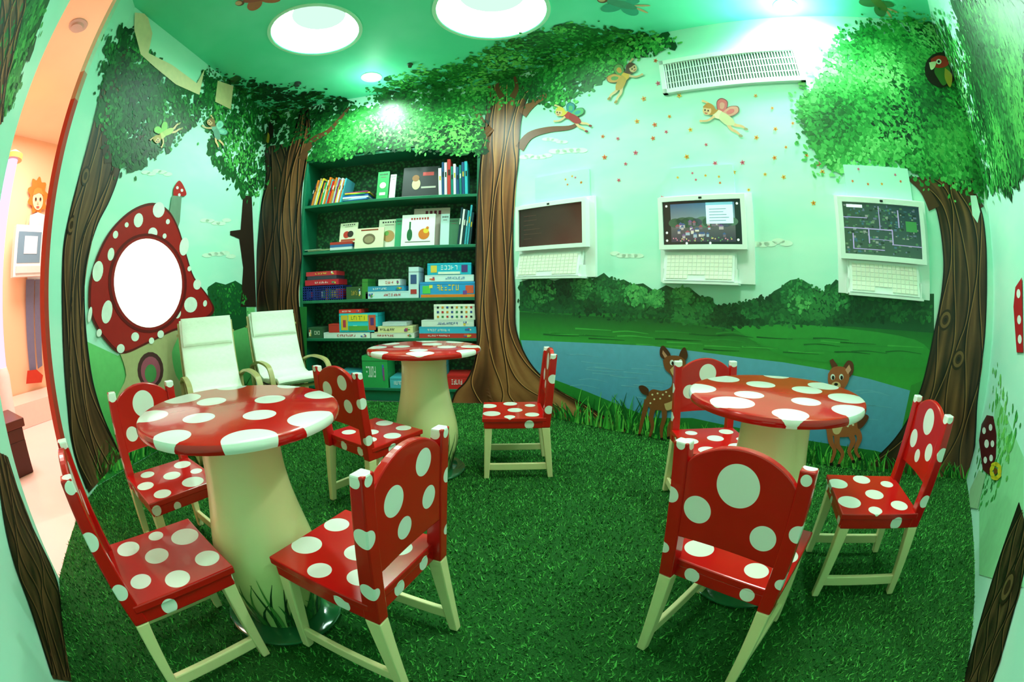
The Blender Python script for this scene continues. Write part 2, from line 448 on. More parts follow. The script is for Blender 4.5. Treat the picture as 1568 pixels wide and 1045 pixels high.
for i, (x, y, r) in enumerate(DOWN):
    mb = MB(); nseg = 32
    for (r0, z0, r1, z1, m) in ((r, H, r, H + .03, 0), (r + .02, H - .005, r, H - .005, 0), (r + .02, H, r + .02, H - .005, 0)):
        vs = []; fs = []
        for k in range(nseg):
            a = 2 * pi * k / nseg; vs += [(x + r0 * cos(a), y + r0 * sin(a), z0), (x + r1 * cos(a), y + r1 * sin(a), z1)]
        for k in range(nseg): l = (k + 1) % nseg; fs.append((2 * k, 2 * l, 2 * l + 1, 2 * k + 1))
        mb.mesh(vs, fs, mat=m)
    mb.mesh([(x + r * cos(2 * pi * k / nseg), y + r * sin(2 * pi * k / nseg), H + .03) for k in range(nseg)], [tuple(range(nseg))], mat=1)
    o = mb.build('ceiling_downlight', [RIM, emis('downlight_glow', (.85, 1, .92), 22)])
    l = bpy.data.lights.new('downlight_lamp', 'SPOT'); l.energy = 30 if i == 0 else 34; l.color = (.74, 1, .86); l.shadow_soft_size = .05
    l.spot_size = radians(165); l.spot_blend = .5
    lo = bpy.data.objects.new('lamp', l); bpy.context.scene.collection.objects.link(lo); lo.location = (x, y, H - .02); lo.parent = o
    l = bpy.data.lights.new('downlight_ceiling_fill', 'POINT'); l.energy = 2.2 if i == 0 else 7; l.color = (.66, 1, .84); l.shadow_soft_size = .06  # extra point light below the fitting, added to brighten the ceiling
    lo = bpy.data.objects.new('ceiling_fill', l); bpy.context.scene.collection.objects.link(lo); lo.location = (x, y, H - .20); lo.parent = o
l = bpy.data.lights.new('hallway_lamp', 'AREA'); l.energy = 40; l.color = (1, .86, .78); l.size = 1.2
lo = bpy.data.objects.new('hallway_ceiling_lamp', l); bpy.context.scene.collection.objects.link(lo); lo.location = (-3.3, 1.1, H - .03)
def ceil_fit(name, px, py, r, col):
    d = ray(px, py); t = (H - EYE) / d.z; mb = MB()
    mb.revolve([(r, H), (r, H - .008), (r * .7, H - .014), (r * .65, H - .03), (r * .3, H - .034)], 24, col, center=(d.x * t, d.y * t))
    recenter(mb.build(name, [PRINT], smooth=True))
ceil_fit('sprinkler_head', 456, 127, .03, (70, 70, 70))
ceil_fit('sprinkler_head', 628, 98, .022, (60, 90, 60))
ceil_fit('ceiling_speaker', 120, 38, .08, (190, 175, 170))

# ------------------------------------------------------------------ mural
LG = [(14, 66, 26), (30, 112, 42), (66, 168, 72), (128, 214, 104)]
DG = [(8, 42, 20), (18, 84, 34), (38, 124, 52), (84, 176, 80)]
foli = Paint()
F1 = [(590, 150), (560, 145), (600, 122), (650, 108), (700, 98), (750, 75), (800, 55), (870, 42), (950, 48), (1040, 62), (1010, 78), (965, 90), (940, 115), (905, 128), (880, 150), (850, 165), (820, 155), (790, 155), (745, 165), (735, 190), (740, 225), (700, 235), (600, 222), (560, 225), (500, 240), (476, 245), (470, 205), (530, 175)]
F1b = [(478, 205), (560, 190), (740, 190), (740, 232), (600, 225), (480, 246)]
F2 = [(312, 108), (360, 122), (460, 138), (540, 158), (520, 185), (480, 210), (430, 225), (380, 215), (335, 210), (318, 180), (306, 150)]
F2b = [(320, 205), (400, 205), (408, 285), (385, 308), (355, 280), (325, 238)]
F3 = [(165, 60), (195, 40), (215, 60), (232, 95), (300, 145), (315, 180), (290, 190), (270, 215), (240, 235), (205, 262), (185, 265), (165, 225), (150, 150)]
F4 = [(1300, 58), (1330, 44), (1380, 34), (1450, 32), (1470, 100), (1490, 180), (1520, 240), (1528, 290), (1500, 290), (1450, 270), (1400, 262), (1380, 250), (1300, 242), (1290, 268), (1262, 246), (1240, 205), (1228, 155), (1255, 120), (1275, 85)]
F4b = [(1380, 60), (1450, 32), (1528, 290), (1450, 270), (1390, 230), (1340, 190)]
F5 = [(1465, 10), (1568, 0), (1568, 250), (1545, 290), (1528, 285), (1515, 230), (1490, 150)]
F6 = [(0, 0), (68, 0), (40, 70), (12, 160), (0, 180)]
BGC = [(20, 90, 34), (46, 150, 60), (86, 190, 90), (150, 226, 140)]
for P_, n0, n1, cs, sd, eg in ((F1, 900, 5200, LG, 1, 6), (F1b, 250, 900, DG, 8, 5), (F2, 350, 1700, DG, 2, 6), (F2b, 120, 500, DG, 3, 7), (F3, 300, 1500, DG, 4, 7), (F4, 700, 6500, BGC, 5, 13), (F4b, 350, 1800, DG, 15, 8), (F5, 1000, 3200, DG, 6, 6), (F6, 250, 700, DG, 7, 6)):
    foli.dabs(P_, n0, (.035, .06), cs[:2] + [cs[1]], 6, 3, sd, 1.6)
    foli.dabs(P_, n1, (.009, .021), cs, 8, eg, sd, 3.0)
fo = foli.build('painted_foliage', [MURAL]); fo.parent = walls['wall_back']

m1 = Paint()
# --- right-back wall landscape
m1.poly([(796, 432), (820, 425), (850, 430), (880, 420), (905, 430), (925, 418), (940, 432), (955, 428), (970, 436), (985, 434), (1003, 446), (1020, 437), (1042, 446), (1060, 444), (1078, 458), (1100, 468), (1120, 470), (1150, 462), (1168, 462), (1185, 446), (1210, 433), (1240, 441), (1262, 447), (1280, 428), (1310, 445), (1350, 450), (1430, 450), (1430, 540), (1100, 520), (796, 500)], (22, 78, 40), 1, WM, col2=(30, 95, 50))
m1.poly([(796, 476), (850, 480), (950, 480), (1050, 490), (1120, 505), (1200, 500), (1300, 500), (1430, 510), (1430, 620), (1300, 600), (1100, 570), (796, 535)], (30, 112, 42), 2, WM, col2=(66, 170, 62))
m1.poly([(796, 478), (900, 484), (1000, 488), (1110, 505), (1160, 525), (1205, 552), (1100, 552), (1000, 540), (900, 528), (796, 520)], (24, 86, 36), 3, WM, col2=(60, 160, 60), smooth=False)
m1.poly([(1120, 500), (1240, 498), (1400, 520), (1420, 560), (1330, 560), (1200, 545)], (50, 148, 56), 3, WM, smooth=True)
for k in range(40):
    x = random.uniform(810, 1380); y = 495 + (x - 800) * .05 + random.uniform(0, 26)
    m1.ribbon([(x, y), (x + 24, y + random.uniform(-2, 3)), (x + 55, y + 3)], 2.5, .8, random.choice([(34, 110, 44), (70, 170, 70), (28, 96, 40), (50, 140, 56)]), 3.6, WM)
river = [(798, 521), (850, 523), (920, 526), (1000, 530), (1080, 540), (1140, 548), (1200, 555), (1260, 565), (1330, 580), (1400, 600), (1400, 660), (1350, 720), (1240, 700), (1100, 680), (1000, 668), (940, 640), (880, 600), (830, 575), (805, 550)]
m1.poly(river, (104, 172, 200), 4, WM, col2=(76, 146, 190))
for k in range(34):
    x = random.uniform(850, 1330); y = 540 + (x - 850) * .1 + random.uniform(0, 60)
    m1.ribbon([(x, y), (x + 20, y + random.uniform(-2, 3)), (x + 45, y + 4)], 1.2, .5, (124, 186, 208), 5, WM)
# banks + bottom grass band
m1.poly([(840, 578), (900, 600), (960, 625), (1000, 640), (1060, 640), (1130, 655), (1200, 668), (1260, 678), (1340, 690), (1480, 730), (1485, 780), (1000, 720), (800, 680), (780, 620)], (44, 138, 50), 5, WM, col2=(24, 95, 36))
m1.poly([(1395, 590), (1420, 580), (1440, 640), (1400, 700), (1340, 715), (1380, 660)], (56, 138, 54), 5, WM)
def blades(mp, x0, x1, ybase, n, h, wall, layer, cols):
    for k in range(n):
        x = random.uniform(x0, x1); y = ybase(x) + random.uniform(-2, 5); hh = random.uniform(h * .4, h); lx = random.uniform(-.5, .5) * hh
        mp.ribbon([(x, y), (x + lx * .35, y - hh * .6), (x + lx, y - hh)], 3.2, .4, random.choice(cols), layer, wall)
GR = [(40, 140, 45), (70, 175, 60), (110, 200, 80), (20, 95, 35)]
blades(m1, 850, 1480, lambda x: 652 + (x - 880) * .15, 420, 36, WM, 10, GR)
blades(m1, 880, 1010, lambda x: 650 + (x - 880) * .1, 60, 60, WM, 11, GR[1:])
def hedge(mp, pts, n, cols=DG, layer=3, size=(.008, .018)):
    mp.dabs(pts, n, size, cols, layer, 2.5, 9, 6)
hedge(m1, [(796, 436), (850, 432), (925, 424), (1000, 447), (1060, 450), (1110, 472), (1185, 450), (1240, 444), (1290, 440), (1425, 455), (1425, 490), (1100, 500), (796, 476)], 2400, [(12, 58, 26), (26, 92, 42), (48, 128, 60)])
for (x, y, r) in ((937, 445, 18), (973, 452, 17), (1005, 458, 14), (1045, 455, 16), (1220, 452, 26), (1150, 474, 14), (830, 445, 22), (890, 442, 16), (1290, 455, 22), (1080, 468, 14)):
    pts = [(x + r * cos(t), y + r * .95 * sin(t)) for t in [i * pi / 8 for i in range(16)]]
    m1.poly(pts, (28, 98, 48), 2.5, WM); m1.dabs(pts, 130, (.007, .015), [(18, 80, 38), (48, 135, 66), (95, 180, 95)], 4, 1.5, x, 9)
# stars / little flowers
stars = [(975, 232), (1003, 95), (925, 245), (960, 255), (1000, 215), (1024, 182), (1022, 200), (1030, 260), (1055, 240), (1060, 200), (1080, 225), (1040, 150), (1160, 215), (1185, 195), (1200, 268), (1170, 265), (1120, 262), (1245, 210), (1250, 250), (1235, 175), (1215, 190), (1242, 312), (947, 278), (890, 270), (865, 287), (1005, 190), (1095, 250), (1135, 250), (1180, 165), (1155, 150), (1190, 240), (975, 190), (945, 210), (920, 208), (1012, 300), (1232, 240), (1340, 264), (1205, 225), (1262, 262), (1150, 290), (985, 150), (1010, 125)]
for (x, y) in stars:
    x += random.uniform(-4, 4); y += random.uniform(-4, 4)
    c = random.choice([(236, 160, 50), (228, 110, 60), (220, 100, 130), (240, 185, 70), (236, 150, 50)])
    r = random.uniform(3.0, 5.0); a0 = random.random() * 6
    pts = [(x + (r if i % 2 == 0 else r * .45) * cos(a0 + i * pi / 5), y + (r if i % 2 == 0 else r * .45) * sin(a0 + i * pi / 5)) for i in range(10)]
    m1.poly(pts, c, 3, WM); m1.ell(x, y, r * .22, r * .22, (150, 60, 30), 4, 0, WM, 8)
# clouds
for (x, y, w_) in ((1180, 372, 34), (870, 232, 30), (335, 390, 26), (330, 340, 24), (240, 265, 24), (850, 215, 20), (820, 240, 26), (960, 390, 26)):
    for k in range(5): m1.ell(x + (k - 2) * w_ * .35, y + random.uniform(-3, 3), w_ * .3, w_ * .13, (226, 246, 226), 1, n=14)
# trees
m1.trunk([(742, 128), (746, 160), (740, 210), (735, 260), (731, 320), (729, 400), (728, 470), (731, 530), (720, 575), (700, 598), (690, 622)],
         [(822, 128), (802, 165), (796, 210), (794, 250), (787, 310), (786, 390), (789, 450), (794, 520), (832, 580), (893, 618), (968, 664)], (84, 44, 24), (146, 86, 50), (190, 128, 80), 6, seed=1)
m1.ribbon([(752, 205), (738, 190), (728, 168), (712, 152)], 16, 5, (132, 76, 44), 7)
m1.ribbon([(800, 175), (815, 160), (838, 146)], 16, 6, (136, 80, 46), 7, WM)
m1.ribbon([(796, 228), (812, 208), (840, 199), (872, 196), (885, 190)], 14, 4, (122, 68, 40), 7, WM)
m1.ribbon([(770, 150), (762, 135), (765, 118)], 10, 3, (110, 64, 36), 9); m1.ribbon([(785, 150), (792, 135), (788, 115)], 10, 3, (110, 64, 36), 9, WM)
m1.trunk([(1388, 272), (1420, 292), (1436, 330), (1445, 400), (1440, 460), (1428, 520), (1412, 590), (1380, 660), (1330, 712)],
         [(1500, 270), (1490, 290), (1506, 340), (1510, 420), (1508, 500), (1502, 560), (1495, 620), (1492, 680), (1485, 745)], (44, 28, 18), (94, 58, 36), (146, 98, 60), 6, seed=4, wall=WM)
m1.ribbon([(1430, 320), (1415, 292), (1392, 272)], 18, 8, (84, 52, 32), 8, WM)
m1.ribbon([(1500, 320), (1470, 270), (1440, 240), (1415, 230)], 14, 4, (84, 52, 32), 7, WM)
for (x, y) in ((1447, 490), (1467, 550)):
    for r, c in ((13, (60, 38, 22)), (10, (130, 90, 55)), (6, (70, 42, 26)), (3, (40, 24, 16))): m1.ell(x, y, r * .75, r * 1.3, c, 9 + (13 - r) * .1, .3, WM)
m1.poly([(1485, 300), (1494, 300), (1500, 325), (1496, 342), (1488, 330)], (215, 245, 228), 12, WM)
m1.poly([(1506, 292), (1516, 294), (1519, 318), (1512, 332), (1506, 315)], (215, 245, 228), 12, WM)
# back wall : trees beside bookcase
m1.poly([(375, 470), (470, 470), (470, 620), (375, 640)], (34, 116, 52), 1, WB)
m1.trunk([(404, 225), (408, 270), (400, 320), (395, 380), (390, 440), (392, 520), (380, 600)],
         [(438, 220), (448, 260), (450, 320), (452, 380), (455, 450), (462, 540), (470, 620)], (34, 20, 14), (66, 40, 26), (98, 62, 40), 5, seed=7, wall=WB)
m1.trunk([(462, 165), (452, 200), (438, 240), (430, 280), (425, 340), (430, 400), (426, 470), (432, 540), (440, 600)],
         [(472, 168), (476, 205), (468, 250), (462, 300), (461, 350), (462, 400), (456, 450), (464, 520), (472, 600)], (50, 26, 16), (104, 60, 36), (142, 88, 54), 7, seed=9, wall=WB)
m1.ribbon([(462, 245), (480, 215), (505, 200), (535, 165)], 11, 3, (92, 54, 32), 9, WB)
# left wall
m1.poly([(372, 300), (385, 300), (392, 470), (368, 470), (372, 410), (366, 366), (352, 360), (352, 354), (368, 352)], (46, 32, 24), 4)
m1.poly([(318, 440), (330, 432), (345, 436), (360, 430), (376, 440), (378, 500), (318, 520)], (22, 88, 45), 2, WL)
m1.dabs([(320, 440), (345, 436), (376, 440), (376, 480), (320, 480)], 160, (.008, .016), LG[:3], 4, 2, 4, 6)
m1.poly([(126, 520), (180, 545), (270, 508), (330, 478), (390, 470), (390, 700), (120, 800)], (130, 215, 132), 1, WL, col2=(50, 140, 60))
blades(m1, 140, 380, lambda x: 740 - (x - 140) * .55, 120, 60, WL, 5, GR)
m1.trunk([(158, 120), (140, 200), (116, 290), (98, 370), (95, 450), (97, 540), (103, 620), (112, 690), (135, 755)],
         [(200, 110), (192, 190), (178, 280), (150, 340), (132, 400), (128, 460), (134, 540), (150, 620), (185, 700)], (48, 30, 20), (96, 62, 40), (136, 94, 62), 5, seed=12)
m1.ribbon([(172, 270), (200, 225), (232, 200), (255, 185)], 12, 3, (74, 46, 30), 6, WL)
m1.ribbon([(165, 250), (160, 200), (175, 120), (195, 75)], 12, 5, (66, 42, 28), 7, WL)
for (x, y) in ((130, 270), (108, 345)):
    for r, c in ((12, (48, 30, 20)), (9, (120, 84, 54)), (5, (60, 38, 24))): m1.ell(x, y, r * .5, r * 1.3, c, 9 + (13 - r) * .1, .2)
# beige cut-outs above left wall
m1.poly([(205, 20), (222, 16), (232, 52), (226, 82), (262, 100), (300, 128), (312, 106), (304, 146), (268, 130), (236, 104), (214, 84), (204, 46)], (246, 212, 170), 12, WL)
m1.poly([(332, 124), (356, 132), (352, 168), (328, 156)], (240, 206, 158), 12, WL)
mo = m1.build('painted_landscape', [MURAL]); mo.parent = walls['wall_right_back']
jw = W['wall_door_jamb']; mb = MB()
for z0, z1, c in ((0, 1.85, (188, 60, 44)), (1.85, 2.0, (196, 150, 120)), (2.0, 2.595, (205, 225, 200))):
    mb.mesh([jw.pt(-.004, z0, .008), jw.pt(.04, z0, .008), jw.pt(.04, z1, .008), jw.pt(-.004, z1, .008), jw.pt(-.004, z0, -.024), jw.pt(-.004, z1, -.024)], [(0, 1, 2, 3), (0, 3, 5, 4)], c)
mb.build('trim_1', [MURAL])
# right wall & near-left wall paintings
m2 = Paint(); WR = W['wall_right']; WN = W['wall_front_left']
m2.poly([(1525, 600), (1520, 680), (1500, 760), (1500, 880), (1568, 900), (1568, 700)], (150, 222, 165), 1, WR)
m2.dabs([(1525, 560), (1500, 700), (1490, 790), (1530, 760), (1560, 650)], 200, (.012, .026), LG[1:], 2, 3, 5, 4)
m2.trunk([(1562, 770), (1534, 850), (1512, 920), (1494, 985), (1476, 1045)], [(1580, 830), (1566, 890), (1550, 950), (1536, 1000), (1520, 1050)], (30, 24, 14), (66, 50, 30), (96, 74, 46), 5, seed=8, wall=WR)
for r, c in ((16, (40, 28, 16)), (12, (104, 84, 52)), (7, (54, 38, 22))): m2.ell(1545, 900, r * .5, r * 1.8, c, 9 + (16 - r) * .1, .35, WR)
m2.poly([(1500, 675), (1504, 650), (1512, 636), (1522, 638), (1527, 665), (1526, 700), (1516, 728), (1506, 720)], (80, 12, 22), 6, WR)
for (x, y, r) in ((1508, 660, 4), (1518, 655, 4), (1512, 680, 5), (1521, 680, 4), (1510, 705, 4), (1519, 702, 4)): m2.ell(x, y, r * .7, r * 1.3, (235, 240, 230), 7, 0, WR)
m2.poly([(1500, 720), (1510, 728), (1498, 780), (1482, 790), (1486, 750)], (170, 210, 165), 5, WR)
for k in range(7):
    a = k * 2 * pi / 7; m2.ell(1526 + 6 * cos(a), 722 + 11 * sin(a), 3, 6, (225, 205, 40), 7, a, WR)
m2.ell(1526, 722, 3, 5, (120, 70, 20), 8, 0, WR)
m2.poly([(1553, 470), (1556, 440), (1566, 425), (1568, 540), (1558, 540)], (190, 20, 30), 6, WR)
for (x, y) in ((1561, 450), (1562, 490), (1563, 520)): m2.ell(x, y, 3, 7, (240, 240, 235), 7, 0, WR)
m2.trunk([(-8, 690), (4, 790), (20, 860), (45, 930), (80, 1040)], [(10, 700), (40, 790), (82, 880), (92, 930), (112, 1045)], (36, 24, 14), (80, 54, 34), (112, 76, 48), 4, seed=3, wall=WN)
m2.trunk([(0, 0), (-6, 60), (-10, 130), (-12, 200)], [(36, 0), (24, 60), (8, 120), (0, 190)], (60, 34, 20), (110, 66, 40), (150, 96, 60), 9, seed=5, wall=WN)
mo = m2.build('painted_forest_edge', [MURAL]); mo.parent = walls['wall_right']

# --- flat painted creatures
def fawn1():
    p = Paint(); b = (136, 74, 36); d = (84, 44, 20); l = (216, 170, 116)
    p.poly([(992, 604), (1000, 596), (1015, 598), (1028, 592), (1030, 578), (1024, 566), (1040, 562), (1052, 570), (1050, 585), (1044, 600), (1040, 616), (1028, 628), (1010, 628), (998, 626), (990, 615)], b, 13, WM, smooth=True)
    for q in ([(992, 612), (988, 630), (984, 645), (980, 664)], [(1002, 622), (998, 638), (1000, 652), (996, 668)], [(1018, 622), (1018, 640), (1014, 655), (1014, 670)], [(1032, 618), (1034, 636), (1026, 652), (1024, 668)]):
        p.ribbon(q, 9, 3.5, b, 13.4, WM); p.ribbon([q[-1], (q[-1][0] + 1, q[-1][1] + 4)], 4.5, 5, (30, 18, 12), 13.8, WM)
    p.poly([(994, 606), (984, 602), (979, 592), (986, 590), (994, 596)], d, 13.6, WM, smooth=True)
    p.poly([(1016, 552), (1024, 545), (1040, 545), (1050, 552), (1050, 562), (1042, 572), (1032, 574), (1020, 566)], b, 15, WM, smooth=True)
    p.poly([(1020, 552), (1012, 545), (1012, 533), (1018, 530), (1028, 544)], d, 14.6, WM, smooth=True)
    p.poly([(1019, 548), (1015, 541), (1016, 536), (1023, 545)], (200, 140, 110), 15.4, WM)
    p.poly([(1040, 546), (1044, 536), (1050, 532), (1054, 545), (1048, 553)], d, 14.6, WM, smooth=True)
    p.poly([(1027, 566), (1034, 560), (1044, 564), (1043, 572), (1033, 576)], l, 15.6, WM, smooth=True)
    p.ell(1030, 555, 3.2, 4.2, (245, 245, 240), 16, 0, WM); p.ell(1043, 554, 3, 4, (245, 245, 240), 16, 0, WM)
    p.ell(1031, 556, 1.8, 2.8, (30, 18, 10), 17, 0, WM); p.ell(1043, 555, 1.7, 2.7, (30, 18, 10), 17, 0, WM)
    p.ell(1037, 565, 2.6, 1.8, (25, 14, 10), 17, 0, WM)
    p.poly([(1018, 618), (1032, 612), (1042, 596), (1044, 604), (1034, 622), (1022, 628)], l, 14.4, WM, smooth=True)
    for (x, y) in ((1000, 604), (1008, 602), (1016, 604), (1003, 611), (1012, 610), (1021, 600), (1026, 606), (997, 617)): p.ell(x, y, 1.5, 1.5, (240, 215, 170), 15, 0, WM, 8)
    return recenter(p.build('painted_fawn', [MURAL]))
fawn1()
def fawn2():
    p = Paint(); b = (176, 92, 52); d = (106, 52, 30); l = (232, 190, 140)
    p.poly([(1262, 640), (1268, 625), (1276, 600), (1292, 600), (1296, 620), (1308, 634), (1316, 645), (1314, 662), (1300, 668), (1280, 668), (1266, 660)], b, 13, WM, smooth=True)
    for q in ([(1270, 655), (1272, 675), (1278, 690), (1272, 708)], [(1282, 660), (1282, 680), (1290, 694), (1284, 710)], [(1300, 660), (1306, 675), (1300, 690), (1306, 704)], [(1310, 655), (1316, 670), (1310, 688), (1316, 700)]):
        p.ribbon(q, 10, 3.5, b, 13.4, WM); p.ribbon([q[-1], (q[-1][0] + 1, q[-1][1] + 4)], 4.5, 5, (30, 18, 12), 13.8, WM)
    p.poly([(1312, 645), (1322, 634), (1330, 638), (1322, 652), (1314, 656)], d, 13.6, WM, smooth=True)
    p.poly([(1268, 572), (1276, 562), (1292, 562), (1300, 572), (1298, 586), (1288, 598), (1276, 598), (1268, 586)], b, 15, WM, smooth=True)
    p.poly([(1274, 564), (1270, 552), (1275, 549), (1283, 560)], d, 14.6, WM); p.poly([(1290, 563), (1298, 552), (1306, 556), (1306, 570), (1298, 578)], d, 14.6, WM, smooth=True)
    p.poly([(1294, 566), (1300, 558), (1303, 566), (1298, 573)], (225, 160, 130), 15.4, WM)
    p.ell(1280, 590, 7, 6, l, 15.6, 0, WM)
    for x in (1275, 1288): p.ell(x, 577, 3.4, 4.6, (245, 245, 240), 16, 0, WM); p.ell(x + .5, 578, 2, 3.2, (30, 18, 10), 17, 0, WM)
    p.ell(1280, 588, 3, 2.2, (25, 14, 10), 17, 0, WM)
    p.poly([(1272, 640), (1284, 620), (1292, 640), (1286, 662), (1276, 662)], l, 14, WM, smooth=True)
    for (x, y) in ((1300, 642), (1306, 650), (1298, 652), (1310, 644)): p.ell(x, y, 1.8, 1.6, (245, 220, 180), 15, 0, WM, 8)
    return recenter(p.build('painted_fawn', [MURAL]))
fawn2()
def fairy(cx, cy, s, rot, dress, wing, hair, wing2=None, wall=None, flip=1):
    # flying fairy: body stretched out, head at -x end, wings rising from the back
    p = Paint(); wing2 = wing2 or wing
    if wall is None: wall = wall_hit(cx, cy)[0]
    def T(pts): return [(cx + s * (x * flip * cos(rot) - y * sin(rot)), cy + s * (x * flip * sin(rot) + y * cos(rot))) for x, y in pts]
    sk = (232, 184, 138)
    def wg(pts, c, c2, ly):
        q = T(pts); mx = sum(a for a, b in q) / len(q); my = sum(b for a, b in q) / len(q)
        p.poly(q, [v * .6 for v in c], ly, wall, smooth=True)
        p.poly([(mx + (a - mx) * .88, my + (b - my) * .88) for a, b in q], c, ly + .5, wall, smooth=True)
        p.poly([(mx + (a - mx) * .45, my + (b - my) * .45) for a, b in q], c2, ly + 1, wall, smooth=True)
    wg([(-3, -2), (-6, -12), (-2, -17), (5, -15), (6, -7), (3, -2)], wing, wing2, 13)
    wg([(1, -2), (8, -10), (17, -12), (19, -6), (12, 0), (4, 1)], wing2, wing, 13.2)
    # torso, skirt
    p.poly(T([(-9, -1), (-4, -4), (2, -3), (5, 1), (1, 5), (-6, 4)]), dress, 15.4, wall, smooth=True)
    p.poly(T([(1, -3), (8, -1), (15, 3), (17, 8), (10, 10), (3, 7), (0, 4)]), [v * .88 for v in dress], 15.6, wall, smooth=True)
    # legs with shoes, arms with hands
    for q in ([(12, 5), (18, 8), (25, 8), (30, 10)], [(10, 8), (15, 13), (21, 15), (26, 18)]):
        p.ribbon(T(q), 4.0 * s, 2.0 * s, sk, 15, wall); p.ell(*T([q[-1]])[0], 2.4 * s, 1.5 * s, [v * .7 for v in dress], 15.3, rot, wall, 10)
    for q in ([(-7, -1), (-13, -8), (-20, -10)], [(-5, 3), (-11, 9), (-18, 11)]):
        p.ribbon(T(q), 2.8 * s, 1.7 * s, sk, 16, wall); p.ell(*T([q[-1]])[0], 1.6 * s, 1.3 * s, sk, 16.2, 0, wall, 10)
    p.ribbon(T([(-10, -1), (-7, 0)]), 3 * s, 3 * s, sk, 16, wall)
    # head + hair
    p.poly(T([(-19, -4), (-15, -9), (-9, -8), (-5, -4), (-2, -5), (-5, 0), (-9, 3), (-14, 2)]), hair, 16.6, wall, smooth=True)
    p.ell(*T([(-14, -1)])[0], 4.6 * s, 4.8 * s, sk, 17.2, 0, wall)
    p.poly(T([(-18.5, -3), (-15, -7), (-10, -5), (-12, -3.5), (-16, -3.5)]), hair, 17.8, wall, smooth=True)
    for e in (-16, -12.6): p.ell(*T([(e, -1)])[0], .8 * s, 1.1 * s, (40, 20, 15), 18.4, 0, wall, 8)
    p.ribbon(T([(-15.6, 1.6), (-14.2, 2.2), (-12.8, 1.5)]), .8 * s, .8 * s, (190, 60, 60), 18.4, wall)
    return recenter(p.build('painted_fairy', [MURAL]))
fairy(1103, 176, 1.45, 0.2, (238, 232, 180), (214, 104, 104), (190, 130, 60), (220, 150, 130))
fairy(957, 118, 1.3, -0.65, (236, 170, 50), (100, 150, 70), (90, 50, 25), (225, 150, 60), flip=-1)
fairy(873, 177, 1.15, 0.15, (190, 40, 40), (60, 140, 150), (230, 190, 70), (90, 170, 110))
fairy(248, 206, .95, -.9, (210, 220, 120), (140, 200, 90), (190, 150, 70), wall=WL)
fairy(328, 198, .95, 0.8, (120, 170, 150), (150, 210, 190), (150, 110, 70), (120, 190, 170), WL)
def parrot(cx, cy, s, wall):
    p = Paint()
    def T(pts): return [(cx + s * x, cy + s * y) for x, y in pts]
    p.ell(cx, cy, 19 * s, 20 * s, (34, 18, 12), 13, 0, wall)
    p.poly(T([(-6, -8), (4, -10), (10, 0), (8, 12), (2, 18), (-4, 10), (-8, 2)]), (60, 110, 40), 14, wall, smooth=True)
    p.poly(T([(-12, -12), (-4, -16), (6, -14), (8, -6), (0, -2), (-10, -4)]), (200, 40, 30), 15, wall, smooth=True)
    p.poly(T([(-14, -8), (-6, -9), (-8, -2), (-12, 0)]), (235, 225, 180), 16, wall, smooth=True)
    p.ell(*T([(-3, -9)])[0], 3 * s, 3 * s, (245, 240, 220), 16, 0, wall); p.ell(*T([(-3, -9)])[0], 1.4 * s, 1.6 * s, (20, 15, 10), 17, 0, wall)
    p.poly(T([(4, -2), (12, 6), (10, 20), (4, 10)]), (190, 160, 50), 15, wall, smooth=True)
    return recenter(p.build('painted_parrot', [MURAL]))
parrot(1441, 108, 1.35, WM); parrot(402, 201, .95, WB)
def ceil_fairy(px, py, col, wc):
    mb = MB(); d = ray(px, py); t = (H - EYE) / d.z; x0, y0 = d.x * t, d.y * t
    def blob(cx, cy, rx, ry, c, o, a=0):
        mb.mesh([(x0 + cx + rx * cos(k * pi / 10) * cos(a) - ry * sin(k * pi / 10) * sin(a), y0 + cy + rx * cos(k * pi / 10) * sin(a) + ry * sin(k * pi / 10) * cos(a), H - .002 - .001 * o) for k in range(20)], [tuple(range(20))], c)
    blob(0, 0, .10, .035, col, 3, .2); blob(.06, .05, .07, .045, wc, 1, .7); blob(-.05, .05, .07, .045, wc, 1.3, -.7); blob(.05, -.04, .05, .03, wc, 2, -.6)
    blob(-.12, -.02, .03, .03, (120, 70, 40), 4); blob(-.125, -.025, .022, .022, (225, 175, 130), 5); blob(.13, .03, .05, .01, (225, 175, 130), 2.3, .4); blob(.12, -.02, .05, .01, (225, 175, 130), 2.6, -.3)
    recenter(mb.build('painted_fairy', [MURAL]))
ceil_fairy(952, 6, (70, 150, 120), (60, 170, 140)); ceil_fairy(1345, 4, (90, 120, 60), (70, 130, 80)); ceil_fairy(395, -4, (170, 70, 50), (190, 100, 60))

